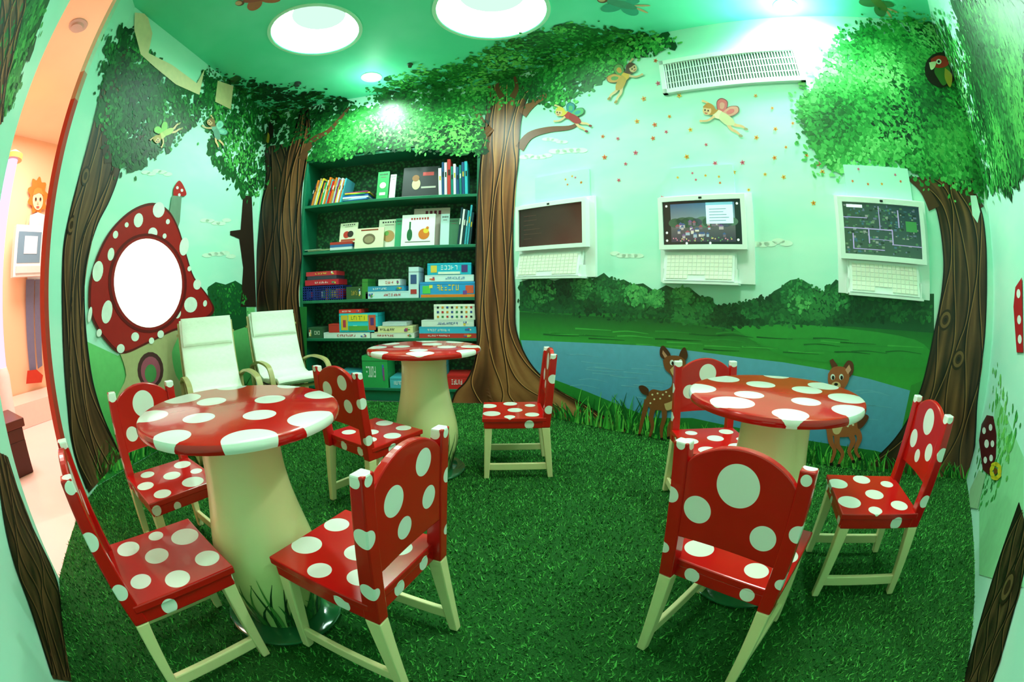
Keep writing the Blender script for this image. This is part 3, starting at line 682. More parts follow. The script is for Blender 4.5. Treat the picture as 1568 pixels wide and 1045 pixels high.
# --- mushroom house wall panel with white oval board
def mush():
    p = Paint(); b = WL
    cap = [(134, 470), (136, 430), (150, 385), (170, 350), (200, 322), (232, 311), (256, 322), (272, 350), (284, 390), (296, 425), (318, 455), (326, 478), (300, 496), (262, 508), (222, 528), (184, 542), (158, 520), (142, 495)]
    p.poly([(178, 530), (268, 506), (262, 540), (268, 575), (285, 612), (180, 622), (192, 575)], (186, 178, 128), 12, b, smooth=True)
    p.ell(229, 567, 20, 28, (80, 44, 44), 13, 0, b); p.ell(229, 568, 15, 22, (170, 80, 100), 14, 0, b); p.ell(229, 572, 9, 14, (80, 140, 80), 15, 0, b)
    p.poly([(254, 352), (262, 300), (277, 300), (274, 340), (266, 366)], (120, 146, 126), 12, b)
    p.poly([(264, 300), (265, 288), (273, 277), (281, 288), (283, 300)], (190, 25, 25), 13, b, smooth=True)
    for (x, y) in ((270, 288), (277, 292), (273, 299)): p.ell(x, y, 2, 2.4, (240, 240, 235), 14, 0, b)
    p.poly(cap, (98, 22, 18), 14, b, smooth=True)
    cx, cy = 226, 428
    p.poly([(cx + (x - cx) * .965, cy + (y - cy) * .965) for x, y in cap], (170, 28, 26), 16, b, smooth=True)
    for (x, y, rx, ry) in ((241, 322, 9, 12), (210, 338, 7, 11), (168, 390, 5, 10), (162, 478, 8, 18), (148, 416, 8, 16), (280, 378, 7, 14), (290, 467, 10, 12), (262, 398, 4, 7), (232, 357, 7, 8), (205, 516, 6, 7), (270, 480, 5, 8), (183, 534, 6, 7), (136, 482, 3, 12), (300, 436, 6, 8), (175, 360, 4, 6), (288, 412, 3, 4), (230, 522, 4, 5), (150, 510, 4, 6), (244, 512, 5, 6), (312, 465, 3, 5), (192, 345, 3, 4), (255, 340, 3, 4), (250, 362, 3, 4), (275, 440, 3, 4)):
        p.ell(x, y, rx, ry, (240, 244, 234), 18, .15, b)
    p.ell(224, 434, 60, 76, (104, 16, 16), 19, -.05, b, 40)
    p.ell(224, 434, 56, 72, (150, 24, 22), 20, -.05, b, 40)
    o = p.build('mushroom_house_panel', [MURAL])
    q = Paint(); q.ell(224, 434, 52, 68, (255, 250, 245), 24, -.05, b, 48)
    m = attr_mat('white_panel_added_glow', .2, emit=.3, var=.01); oo = q.build('oval_white_board', [m]); oo.parent = o  # emission added to give the board its overexposed white
mush()

# ------------------------------------------------------------------ bookcase
BG = simple('bookcase_green_paint', (18, 112, 80), .4, noise_amt=.25, scale=7, coat=.1)
def leafm():
    m, nt, p = new_mat('bookcase_leaf_back'); tc = nt.nodes.new('ShaderNodeTexCoord'); vo = nt.nodes.new('ShaderNodeTexVoronoi'); vo.inputs['Scale'].default_value = 38
    nt.links.new(tc.outputs['Object'], vo.inputs['Vector']); cr = nt.nodes.new('ShaderNodeValToRGB')
    cr.color_ramp.elements[0].color = lin((56, 146, 78)); cr.color_ramp.elements[1].color = lin((12, 62, 36)); cr.color_ramp.elements[1].position = .6
    nt.links.new(vo.outputs['Distance'], cr.inputs[0]); nt.links.new(cr.outputs[0], p.inputs['Base Color']); p.inputs['Roughness'].default_value = .6; return m
mb = MB(); X0, X1 = -1.77, -.245; YF, YB = 3.23, 3.50; t = .026
mb.box(((X0 + X1) / 2, YB, 1.025), (X1 - X0, .012, 2.05), mat=1)
for x in (X0 + t / 2, X1 - t / 2): mb.box((x, (YF + YB) / 2, 1.025), (t, YB - YF, 2.05))
SH = [.10, .502, .815, 1.222, 1.622, 2.038]
for z in SH: mb.box(((X0 + X1) / 2, (YF + YB) / 2, z), (X1 - X0 - .002, YB - YF - .002, .024))
mb.box(((X0 + X1) / 2, YF + .03, .045), (X1 - X0 - .01, .02, .09))
mb.build('bookcase', [BG, leafm()], bevel=.003)
SHT = [z + .0125 for z in SH]

rc = lambda *c: random.choice(c)
BC = [(215, 40, 40), (245, 245, 235), (40, 100, 180), (250, 210, 60), (50, 165, 90), (235, 125, 40), (30, 40, 60), (180, 220, 235), (165, 60, 120), (250, 250, 245), (80, 185, 205)]
bk = MB()
def book_upright(x, zs, w, h, d, col, lean=0, yf=3.24):
    R = Matrix.Rotation(lean, 3, 'Y'); bk.box((x + w / 2 + sin(lean) * h / 2, yf + d / 2, zs + h / 2 * cos(lean) + abs(sin(lean)) * w / 2), (w, d, h), col, 0, R)
    bk.box((x + w / 2 + sin(lean) * h / 2, yf + d / 2 - .0015, zs + h * .62 * cos(lean)), (w * .5, d, h * .16), rc((240, 240, 230), (30, 30, 30), (220, 180, 60)), 0, R)
def cover(x, zs, w, h, col, art=None, lean=-.16, yf=3.26, lines=True, th=.012):
    yf = max(yf, 3.235)
    R = Matrix.Rotation(lean, 3, 'X'); c = Vector((x + w / 2, yf + .04, zs + h / 2 * cos(lean))); bk.box(c, (w, th, h), col, 0, R)
    def dec(u, v, du, dv, cc, o=1): bk.box(c + R @ Vector(((u - .5) * w, -th / 2 - .0006 * o, (v - .5) * h)), (du * w, .001, dv * h), cc, 0, R)
    def disc(u, v, r, cc, o=2, ry=None):
        ry = ry or r; bk.mesh([c + R @ Vector(((u - .5) * w + r * cos(k * pi / 8), -th / 2 - .001 * o, (v - .5) * h + ry * sin(k * pi / 8))) for k in range(16)], [tuple(range(16))], cc)
    if lines:
        for k in range(6): dec(.2 + .12 * k, .9, .07, .06 * random.uniform(.6, 1), (60, 50, 50))
        dec(.5, .8, .45, .02, (120, 100, 90))
    if art: art(dec, disc)
z = SHT[4]; x = -1.70
for k in range(20):
    w = random.uniform(.007, .017); book_upright(x, z, w, random.uniform(.19, .24), .2, rc(*BC, (225, 215, 190), (190, 150, 110), (235, 235, 225)), lean=.22 + random.uniform(-.03, .03)); x += w + .003
zz = z
for k in range(8):
    th = random.uniform(.007, .015); bk.box((-1.29 + random.uniform(-.02, .02), 3.36, zz + th / 2), (.28 - k * .01, .19, th), rc(*BC), 0, Matrix.Rotation(random.uniform(-.12, .12), 3, 'Z')); zz += th
cover(-1.10, z, .10, .25, (60, 165, 95), lambda d, c: (c(.5, .5, .028, (240, 240, 200)), d(.5, .2, .5, .1, (240, 240, 230))), lean=-.12)
cover(-.99, z, .05, .22, (230, 235, 230))
cover(-.88, z, .30, .27, (40, 32, 40), lambda d, c: (c(.38, .42, .035, (210, 190, 150), 2, .05), c(.36, .62, .03, (150, 90, 40), 3), d(.7, .75, .3, .12, (200, 60, 60)), d(.72, .3, .4, .06, (180, 170, 160))), lines=False)
x = -.57
for k in range(10):
    w = random.uniform(.012, .026); book_upright(x, z, w, random.uniform(.22, .31), .2, rc((60, 185, 205), (245, 245, 240), (40, 80, 130), (210, 60, 60), (20, 130, 120)), lean=-.05 + .02 * random.random()); x += w + .003
    if x > -.32: break
z = SHT[3]
cover(-1.42, z + .06, .16, .17, (240, 230, 205), lambda d, c: (c(.4, .4, .03, (200, 60, 50)), c(.62, .42, .028, (60, 50, 50)), d(.5, .12, .8, .1, (180, 80, 60))))
for k, cc in enumerate(((225, 225, 235), (60, 110, 170), (200, 60, 50))): bk.box((-1.39, 3.35, z + .012 + k * .022), (.2, .2, .021), cc)
cover(-1.27, z, .25, .17, (240, 228, 195), lambda d, c: (c(.5, .45, .055, (120, 100, 80), 2, .045), c(.5, .42, .04, (160, 140, 110), 3, .03), d(.5, .9, .6, .07, (150, 60, 40))), lines=False, yf=3.22)
cover(-1.08, z, .18, .24, (240, 235, 215), lambda d, c: (c(.5, .4, .05, (190, 140, 90)), c(.4, .5, .02, (110, 160, 80), 3)), yf=3.28)
cover(-.93, z, .06, .24, (60, 160, 115))
cover(-.87, z, .27, .26, (250, 248, 240), lambda d, c: (c(.25, .35, .022, (24, 100, 56), 2, .05), d(.25, .62, .05, .3, (24, 100, 56)), c(.68, .36, .045, (225, 120, 40)), c(.74, .46, .022, (240, 200, 60), 3), c(.78, .55, .012, (225, 120, 40), 3), d(.5, .12, .75, .02, (70, 60, 60)), [d(.3 + .08 * k, .86, .05, .09 * random.uniform(.6, 1), (170, 40, 40)) for k in range(7)]), lines=False, yf=3.22)
cover(-.80, z + .0, .30, .33, (228, 200, 194), lambda d, c: [d(.36 + .12 * k, .88, .07, .1, (120, 30, 60)) for k in range(4)], lines=False, yf=3.34)
cover(-.56, z, .07, .26, (200, 220, 225)); cover(-.50, z, .09, .22, (70, 120, 90))
x = -.42
for k in range(6): book_upright(x, z, .014, random.uniform(.24, .36), .2, rc((240, 240, 240), (60, 160, 180), (30, 60, 70)), lean=.1); x += .018
bk.box((-1.66, 3.33, z + .02), (.16, .15, .004), (210, 215, 200)); bk.box((-1.6, 3.34, z + .012), (.22, .16, .012), (150, 160, 120))
bk.build('books', [PRINT])
bk = MB()
def gbox(x, z, w, h, d, col, dec=None, yf=3.235, rot=0):
    R = Matrix.Rotation(rot, 3, 'Z'); c = Vector((x + w / 2, yf + d / 2, z + h / 2)); bk.box(c, (w, d, h), col, 0, R)
    bk.box(c + R @ Vector((0, 0, h * .34)), (w * 1.006, d * 1.006, h * .03), [v * .75 for v in col], 0, R)
    if dec:
        for k_, (u, v, du, dv, cc) in enumerate(dec): bk.box(c + R @ Vector(((u - .5) * w, -d / 2 - .001 - .0002 * (k_ % 5), (v - .5) * h)), (du * w, .002, dv * h), cc, 0, R)
z = SHT[2]
def txt(c, n=5, v=.5, dv=.34, w=.4, pic=True, cx=None):
    # printed title made of small letter strokes, with a coloured picture patch beside it
    out = []; cx = random.choice((.34, .5, .62)) if cx is None else cx
    n = int(n * 1.3)
    if pic:
        for k in range(5):
            pu = (.86 if cx < .6 else .14) + random.uniform(-.05, .05); out.append((pu, .5 + random.uniform(-.2, .2), random.uniform(.03, .08), random.uniform(.15, .4), random.choice(((230, 90, 60), (70, 160, 90), (240, 200, 70), (60, 110, 190), (245, 235, 220), (150, 80, 140)))))
    for k in range(n):
        u = cx - w / 2 + w * (k + .5) / n; cw = w / n * .66; st = cw * .26
        for q in random.sample(['t', 'l', 'r', 'b', 'm'], random.choice((2, 3, 3))):
            if q == 't': out.append((u, v + dv * .42, cw, dv * .17, c))
            if q == 'b': out.append((u, v - dv * .42, cw, dv * .17, c))
            if q == 'm': out.append((u, v, cw * .8, dv * .15, c))
            if q == 'l': out.append((u - cw * .4, v, st, dv, c))
            if q == 'r': out.append((u + cw * .4, v, st, dv, c))
    return out
BL = (30, 50, 150)
for (x_, y_, w_, d_) in ((-1.555, 3.236, .38, .004), (-1.555, 3.43, .38, .004)):
    for k in range(6): bk.box((x_, y_, z + .012 + k * .02), (w_, d_, .006), BL)
    for k in range(20): bk.box((x_ - .19 + k * .02, y_, z + .06), (.005, d_, .12), BL)
for x_ in (-1.742, -1.368):
    for k in range(6): bk.box((x_, 3.333, z + .012 + k * .02), (.004, .2, .006), BL)
for k in range(14): bk.box((-1.71 + .024 * k, 3.33, z + .05), (.02, .15, random.uniform(.05, .1)), rc(*BC))
gbox(-1.72, z + .125, .32, .045, .19, (215, 35, 55), txt((245, 235, 235), 6)); gbox(-1.70, z + .172, .28, .03, .18, (60, 60, 80)); gbox(-1.71, z + .203, .29, .035, .18, (220, 50, 60), txt((240, 220, 90), 4))
gbox(-1.33, z, .14, .10, .2, (50, 90, 50), txt((200, 160, 60), 4)); gbox(-1.19, z, .05, .16, .2, (60, 140, 60))
gbox(-1.16, z, .36, .055, .22, (205, 235, 245), txt((200, 40, 50), 6)); gbox(-1.14, z + .057, .30, .04, .22, (50, 160, 205), txt((245, 245, 245), 6)); gbox(-1.05, z + .10, .18, .05, .2, (240, 240, 240), txt((200, 50, 40), 3))
gbox(-.80, z, .08, .24, .2, (210, 230, 240), [(.5, .6, .6, .3, (60, 90, 140)), (.5, .2, .6, .15, (190, 60, 60))])
gbox(-.71, z, .44, .12, .24, (50, 155, 220), [(.5, .1, .96, .18, (240, 130, 40)), (.12, .5, .14, .5, (90, 200, 90)), (.88, .5, .14, .5, (235, 90, 60)), (.2, .7, .06, .2, (245, 220, 90)), (.8, .3, .07, .25, (120, 70, 150))] + txt((250, 205, 60), 5, .62, .36, pic=False, cx=.5)); gbox(-.67, z + .122, .38, .05, .24, (225, 240, 245), txt((50, 110, 180), 7)); gbox(-.65, z + .174, .34, .09, .24, (35, 180, 215), [(.15, .5, .14, .6, (240, 200, 80)), (.85, .5, .14, .6, (90, 60, 130)), (.5, .15, .5, .2, (240, 240, 230))] + txt((245, 245, 255), 4, .6, .36, pic=False, cx=.5))
z = SHT[1]
gbox(-1.40, z + .05, .34, .15, .2, (40, 195, 215), [(.14, .5, .18, .8, (230, 190, 60)), (.14, .45, .08, .4, (200, 60, 80)), (.86, .5, .18, .8, (220, 90, 60)), (.86, .55, .09, .4, (90, 50, 120)), (.5, .2, .5, .25, (90, 170, 70)), (.42, .24, .1, .2, (240, 240, 230)), (.6, .22, .08, .2, (200, 60, 60)), (.5, .75, .5, .36, (240, 215, 50))] + txt((40, 110, 60), 5, .75, .2, .36, pic=False, cx=.5))
gbox(-1.55, z, .42, .045, .2, (240, 245, 245), txt((200, 30, 40), 7)); gbox(-1.50, z + .046, .10, .07, .2, (215, 60, 50)); gbox(-1.70, z, .14, .09, .2, (60, 100, 70), txt((220, 220, 200), 3)); gbox(-1.40, z + .202, .2, .03, .18, (240, 60, 50), txt((250, 250, 250), 5))
gbox(-1.12, z, .36, .04, .22, (242, 240, 230), txt((190, 40, 40), 6)); gbox(-1.09, z + .042, .32, .05, .2, (245, 232, 175), txt((60, 60, 60), 7)); gbox(-1.02, z + .095, .2, .03, .2, (210, 220, 225))
gbox(-.72, z, .45, .035, .24, (215, 60, 50), txt((240, 240, 240), 8)); gbox(-.72, z + .036, .45, .05, .24, (60, 180, 220), txt((245, 245, 235), 7)); gbox(-.70, z + .088, .41, .05, .22, (232, 236, 232), txt((50, 90, 160), 7))
gbox(-.60, z + .14, .32, .12, .2, (244, 242, 230), [(.1 + .115 * (k % 8), .2 + .3 * (k // 8), .05, .13, rc((200, 50, 50), (220, 140, 40), (60, 130, 80), (50, 80, 150), (40, 40, 40))) for k in range(24)])
z = SHT[0]
for k in range(6): gbox(-1.68 + .235 * k, z, .22, random.uniform(.08, .26), .22, rc(*BC), txt((240, 240, 240), 4))
bk.build('board_game_boxes', [PRINT])

# ------------------------------------------------------------------ wall computers + vent
WHITE = simple('white_plastic', (240, 248, 242), .35, noise_amt=.02)
def sz(px, py): r = wall_hit(px, py, WM, False); return r[1], r[2]
WMAT = Matrix(((WM.t.x, WM.nrm.x, 0, WM.p0.x), (WM.t.y, WM.nrm.y, 0, WM.p0.y), (0, 0, 1, 0), (0, 0, 0, 1)))
def computer(scr, kb, top, kind):
    mb = MB(); mb.M = WMAT
    (x0, zt), (x1, zt2) = sz(scr[0], scr[1]), sz(scr[2], scr[1]); _, zb = sz((scr[0] + scr[2]) / 2, scr[3])
    zt = sz((scr[0] + scr[2]) / 2, scr[1])[1]; cx = (x0 + x1) / 2; w = x1 - x0; h = zt - zb; cz = (zt + zb) / 2
    kx0, kx1 = sz(kb[0], kb[1])[0], sz(kb[2], kb[1])[0]; kzt = sz((kb[0] + kb[2]) / 2, kb[1])[1]; kzb = sz((kb[0] + kb[2]) / 2, kb[3])[1]
    mb.box((cx + .01, .012, (zt + kzb) / 2 + .02), (w + .10, .024, zt - kzb + .05), mat=0)
    tx0, tx1 = sz(top[0], top[1])[0], sz(top[2], top[1])[0]; tzt = sz((top[0] + top[2]) / 2, top[1])[1]
    mb.box(((tx0 + tx1) / 2, .01, (tzt + zt) / 2), (tx1 - tx0, .018, tzt - zt), mat=3)
    for k in range(6):
        sx = tx0 + (tx1 - tx0) * random.uniform(.1, .9); sz_ = zt + (tzt - zt) * random.uniform(.5, .92); a0 = random.random() * 6; rr_ = .010
        mb.face([(sx + (rr_ if i % 2 == 0 else rr_ * .45) * cos(a0 + i * pi / 5), .0205, sz_ + (rr_ if i % 2 == 0 else rr_ * .45) * sin(a0 + i * pi / 5)) for i in range(10)], rc((236, 160, 50), (228, 110, 60), (220, 100, 130)), 1)
    b = .026
    mb.box((cx, .045, cz), (w + 2 * b - .01, .05, h + 2 * b - .01), mat=0)
    for (a, c, sx, sz_) in ((cx, zt + b / 2, w + 2 * b, b), (cx, zb - b / 2, w + 2 * b, b), (x0 - b / 2, cz, b, h), (x1 + b / 2, cz, b, h)): mb.box((a, .074, c), (sx, .02, sz_), mat=0)
    mb.box((cx, .085, zt + b * .5), (.018, .004, .010), (30, 30, 30), mat=1)
    y = .0715
    def R(u0, v0, u1, v1, c, o=1, m=2, cols=None): mb.face([(x0 + u0 * w, y + .0006 * o, zb + v0 * h), (x0 + u1 * w, y + .0006 * o, zb + v0 * h), (x0 + u1 * w, y + .0006 * o, zb + v1 * h), (x0 + u0 * w, y + .0006 * o, zb + v1 * h)], c, m, cols)
    def DI(u, v, r, c, o, sx=1.0): mb.face([(x0 + u * w + r * sx * cos(k * pi / 8), y + .0006 * o, zb + v * h + r * sin(k * pi / 8)) for k in range(16)], c, 2)
    if kind == 0:
        R(0, 0, 1, 1, (0, 0, 0), 1, 2, [(44, 18, 14), (84, 46, 38), (66, 36, 30), (36, 18, 16)])  # dim room reflection painted as a gradient on the dark screen
        for k in range(6): R(.08, .2 + k * .12, .1 + random.uniform(.1, .3), .215 + k * .12, (74, 40, 34), 3)
    elif kind == 1:
        # framed picture of a village under hills
        R(0, 0, 1, 1, (34, 46, 42), 1); R(.1, .5, .92, .94, (0, 0, 0), 2, 2, [(120, 130, 130), (120, 150, 150), (70, 110, 140), (60, 90, 120)]); R(.1, .06, .92, .5, (0, 0, 0), 2, 2, [(60, 60, 72), (60, 60, 72), (96, 100, 96), (96, 100, 96)])
        for k in range(9): DI(.16 + .09 * k, .5, .02 + .012 * random.random(), rc((60, 90, 70), (80, 110, 90), (70, 80, 90)), 3, 1.6)
        for k in range(26):
            uu = random.uniform(.14, .84); vv = random.uniform(.14, .44); ww = random.uniform(.03, .06); hh = random.uniform(.04, .08)
            R(uu, vv, uu + ww, vv + hh, rc((200, 190, 180), (170, 160, 160), (150, 165, 180), (110, 100, 110)), 3.5 + .02 * k)
            mb.face([(x0 + (uu - .01) * w, y + .0028, zb + (vv + hh) * h), (x0 + (uu + ww + .01) * w, y + .0028, zb + (vv + hh) * h), (x0 + (uu + ww / 2) * w, y + .0028, zb + (vv + hh + .05) * h)], rc((150, 80, 90), (110, 84, 130), (70, 90, 130)), 2)
        for k in range(30): DI(random.uniform(.12, .9), random.uniform(.08, .16), .004, rc((200, 130, 150), (90, 140, 90), (200, 180, 120)), 5)
        R(.56, .46, .9, .94, (206, 238, 242), 6); R(.56, .88, .9, .94, (120, 180, 200), 7)
        for k in range(5): R(.6, .78 - k * .065, .6 + random.uniform(.15, .25), .795 - k * .065, (110, 140, 150), 7)
        for (u, v) in ((.045, .1), (.045, .28), (.05, .9), (.955, .9), (.95, .1), (.3, .03), (.6, .03)): DI(u, v, .007, (220, 235, 225), 6)
    else:
        R(0, 0, 1, 1, (0, 0, 0), 1, 2, [(60, 84, 66), (50, 76, 62), (40, 60, 70), (54, 80, 60)])
        for k in range(240):
            u, v = random.random() * .95, random.random() * .94; R(u, v, u + random.uniform(.012, .045), v + random.uniform(.012, .045), rc((70, 110, 76), (104, 130, 100), (36, 54, 42), (130, 136, 130), (90, 100, 120), (60, 96, 110)), 2 + .02 * (k % 20))
        for (a, c, d_, e) in ((.0, .49, .62, .51), (.605, .22, .62, .5), (.6, .22, 1, .235), (.1, .1, .115, .4), (.3, .22, .315, .5), (.1, .1, .5, .115), (.7, .56, .715, .9), (.0, .7, .3, .715), (.45, .5, .46, .95), (.3, .3, .6, .31)): R(a, c, d_, e, (168, 150, 200), 4)
        R(.05, .9, .25, .96, (235, 235, 245), 5); R(.8, .5, .95, .7, (60, 130, 70), 5)
    kc = ((kx0 + kx1) / 2, .066, (kzt + kzb) / 2); kw = kx1 - kx0; kh = kzt - kzb; T = Matrix.Rotation(radians(13), 3, 'X')
    mb.box((kc[0], .05, kc[2] - .0), (kw + .02, .02, kh + .015), mat=0, rot=T); mb.box((kc[0], .066, kc[2]), (kw, .014, kh), mat=0, rot=T)
    mb.box((kc[0] + .01, .05, kzb - .008), (kw + .03, .09, .012), mat=0)
    for s_ in (-1, 1): mb.box((kc[0] + s_ * (kw / 2 + .012), .04, kc[2] - kh * .3), (.01, .07, kh * .5), mat=0)
    for r_ in range(6):
        for c_ in range(15):
            if r_ == 0 and 4 < c_ < 9: continue
            u = (c_ + .5) / 15 * .94 + .03; vv = (r_ + .5) / 6 * .86 + .06
            mb.box(Vector(kc) + T @ Vector(((u - .5) * kw, .0085, (vv - .5) * kh)), (kw / 15 * .82, .005, kh / 6 * .78), (240, 238, 222), 1, T)
    return recenter(mb.build('wall_mounted_computer', [WHITE, PRINT, SCREEN, WALLM], bevel=0))
computer((805, 318, 901, 377), (803, 388, 896, 424), (822, 266, 903), 0)
computer((1021, 311, 1137, 377), (1024, 389, 1128, 432), (1027, 256, 1123), 1)
computer((1288, 317, 1401, 394), (1299, 403, 1402, 452), (1291, 256, 1388), 2)

def vent():
    mb = MB(); mb.M = WMAT
    (a0, z0), (a1, z1), (a2, z2), (a3, z3) = sz(1012, 90), sz(1221, 80), sz(1236, 131), sz(1014, 142)
    x0 = (a0 + a3) / 2; x1 = (a1 + a2) / 2; zt = min((z0 + z1) / 2, H - .03); zb = (z2 + z3) / 2
    f = .03
    mb.box(((x0 + x1) / 2, .004, (zt + zb) / 2), (x1 - x0 - .02, .006, zt - zb - .02), (70, 104, 88), 1)
    for (cx, cz, sx, sz_) in (((x0 + x1) / 2, zt - f / 2, x1 - x0, f), ((x0 + x1) / 2, zb + f / 2, x1 - x0, f), (x0 + f / 2, (zt + zb) / 2, f, zt - zb), (x1 - f / 2, (zt + zb) / 2, f, zt - zb)): mb.box((cx, .014, cz), (sx, .028, sz_), mat=0)
    n = 46
    for k in range(n): mb.box((x0 + f + (x1 - x0 - 2 * f) * (k + .5) / n, .013, (zt + zb) / 2), (.008, .012, zt - zb - 2 * f + .002), mat=0)
    for k in range(1, 4): mb.box(((x0 + x1) / 2, .011, zb + f + (zt - zb - 2 * f) * k / 4), (x1 - x0 - 2 * f, .010, .004), mat=0)
    recenter(mb.build('air_conditioning_vent', [WHITE, PRINT]))
vent()

# ------------------------------------------------------------------ kids chairs
CREAM = simple('cream_paint', (240, 226, 168), .35, noise_amt=.06, scale=6, coat=.2)
def dots_chair(seed):
    r = random.Random(seed); j = lambda s=.006: r.uniform(-s, s)
    L = []
    for (x, y, q) in ((-.085, -.08, .034), (.07, -.085, .030), (-.112, .02, .027), (-.005, -.012, .036), (.102, .015, .034), (-.06, .105, .038), (.068, .118, .037)):
        L.append((x + j(.01), y + j(.008), .300, q + j(.004)))
    for s in (-1, 1):
        L += [(s * .147, -.045 + j(.02), .268, .022)]
        L += [(s * .13, -.165, .578 + j(), .021), (s * .142, -.165, .475 + j(.02), .021), (s * .142, -.15, .345 + j(.02), .020)]
    if seed == 2:
        P = ((.05, .545, .032), (-.055, .505, .033), (.062, .455, .027), (-.025, .428, .025), (-.07, .57, .012))
    elif seed == 3:
        P = ((-.01, .535, .040), (-.07, .46, .028), (.072, .46, .031), (.005, .42, .024))
    else:
        P = ((.0, .53, .047), (-.076, .455, .032), (.074, .435, .029))
    for (x, z, q) in P: L.append((x + j(.004), -.163, z + j(.004), q))
    L.append((-.05 + j(.02), -.145, .268, .021)); L.append((.06 + j(.02), -.145, .27, .02))
    L.append((-.11, .152, .262, .018)); L.append((.04 + j(.02), .152, .26, .017)); L.append((.125, .15, .27, .02))
    return L
def chair_mesh(seed):
    mb = MB()
    mb.box((0, .005, .291), (.292, .29, .020), mat=0)
    for s in (-1, 1): mb.box((s * .132, .005, .266), (.018, .27, .034), mat=0)
    mb.box((0, .134, .266), (.27, .018, .034), mat=0); mb.box((0, -.128, .266), (.27, .018, .034), mat=0)
    for s in (-1, 1):
        mb.post((s * .133, .135, .0), (s * .122, .122, .262), (.012, .012), (.017, .018), mat=1)
        mb.post((s * .133, -.165, .0), (s * .128, -.138, .252), (.012, .012), (.016, .019), mat=1)
        mb.post((s * .128, -.138, .252), (s * .130, -.170, .588), (.0165, .0195), (.0165, .014), mat=0)
        mb.box((s * .132, -.014, .058), (.016, .27, .034), mat=1)
    n = 20; pts = []
    zb = .372
    for k in range(n + 1):
        u = -1 + 2 * k / n; x = u * .116; sh = (1 - u * u); pts.append((x, .548 + .052 * (sh ** .8)))
    vs = []; fs = []
    for (x, z) in pts:
        for (zz, ) in ((z,), (zb + .006 * (1 - (x / .116) ** 2),)):
            y = -.150 - (zz - .3) * .075
            vs += [(x, y + .009, zz), (x, y - .009, zz)]
    for k in range(n):
        a = 4 * k; b = 4 * (k + 1)
        fs += [(a, b, b + 2, a + 2), (a + 1, a + 3, b + 3, b + 1), (a, a + 1, b + 1, b), (a + 2, b + 2, b + 3, a + 3)]
    fs += [(0, 2, 3, 1), (4 * n, 4 * n + 1, 4 * n + 3, 4 * n + 2)]
    mb.mesh(vs, fs, mat=0)
    return mb.build('kids_chair', [dots_mat('red_polka_dot_paint', dots_chair(seed)), CREAM], data_only=True)
CM = [chair_mesh(1), chair_mesh(2), chair_mesh(3)]
CH = [(-.80, .53, .45, .89, 0), (-1.13, .92, .92, -.38, 0), (-.35, .755, -.94, .33, 1), (-.57, 1.60, .5, .87, 1), (.01, 1.98, -1, -.04, 2), (.80, 1.46, -.1, -1, 2), (.54, .72, .777, .63, 0), (1.10, .79, -.87, .5, 2)]
for i, (x, y, fx, fy, mi) in enumerate(CH):
    o = bpy.data.objects.new('kids_chair', CM[mi]); bpy.context.scene.collection.objects.link(o)
    o.location = (x, y, .002); o.rotation_euler = (0, 0, atan2(-fx, fy))
    b = o.modifiers.new('bevel', 'BEVEL'); b.width = .0035; b.segments = 2; b.limit_method = 'ANGLE'

# ------------------------------------------------------------------ mushroom tables
def table_dots(seed):
    r = random.Random(seed); L = []
    a0 = r.random() * 6
    for k in range(8):
        a = a0 + k * 2 * pi / 8 + r.uniform(-.12, .12); q = .225 + r.uniform(-.02, .045); L.append((q * cos(a), q * sin(a), .61, r.uniform(.044, .060)))
    for k in range(4):
        a = a0 + .5 + k * 2 * pi / 4 + r.uniform(-.15, .15); q = .11; L.append((q * cos(a), q * sin(a), .61, r.uniform(.040, .050)))
    return L
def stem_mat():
    m, nt, p = new_mat('mushroom_stem_gradient'); tc = nt.nodes.new('ShaderNodeTexCoord'); sp = nt.nodes.new('ShaderNodeSeparateXYZ'); nt.links.new(tc.outputs['Object'], sp.inputs[0])
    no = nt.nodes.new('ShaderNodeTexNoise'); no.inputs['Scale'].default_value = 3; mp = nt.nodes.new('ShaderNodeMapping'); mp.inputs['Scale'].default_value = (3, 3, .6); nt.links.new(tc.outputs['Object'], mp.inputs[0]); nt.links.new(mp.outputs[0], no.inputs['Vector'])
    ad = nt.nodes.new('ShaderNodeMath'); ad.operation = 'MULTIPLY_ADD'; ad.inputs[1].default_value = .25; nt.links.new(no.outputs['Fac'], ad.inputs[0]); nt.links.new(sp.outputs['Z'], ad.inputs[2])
    cr = nt.nodes.new('ShaderNodeValToRGB'); cr.color_ramp.elements[0].position = .12; cr.color_ramp.elements[0].color = lin((190, 214, 130)); cr.color_ramp.elements[1].position = .5; cr.color_ramp.elements[1].color = lin((246, 226, 170))  # cream, greener towards the bottom
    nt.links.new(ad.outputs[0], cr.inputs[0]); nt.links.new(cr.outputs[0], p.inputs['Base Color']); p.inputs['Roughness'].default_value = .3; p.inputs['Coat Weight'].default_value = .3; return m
STEM = stem_mat(); GLASS = simple('dark_green_base_glass', (34, 100, 58), .1, noise_amt=.1, coat=.5)
TB = [(-.652, .80), (-.411, 1.93), (.726, .946)]
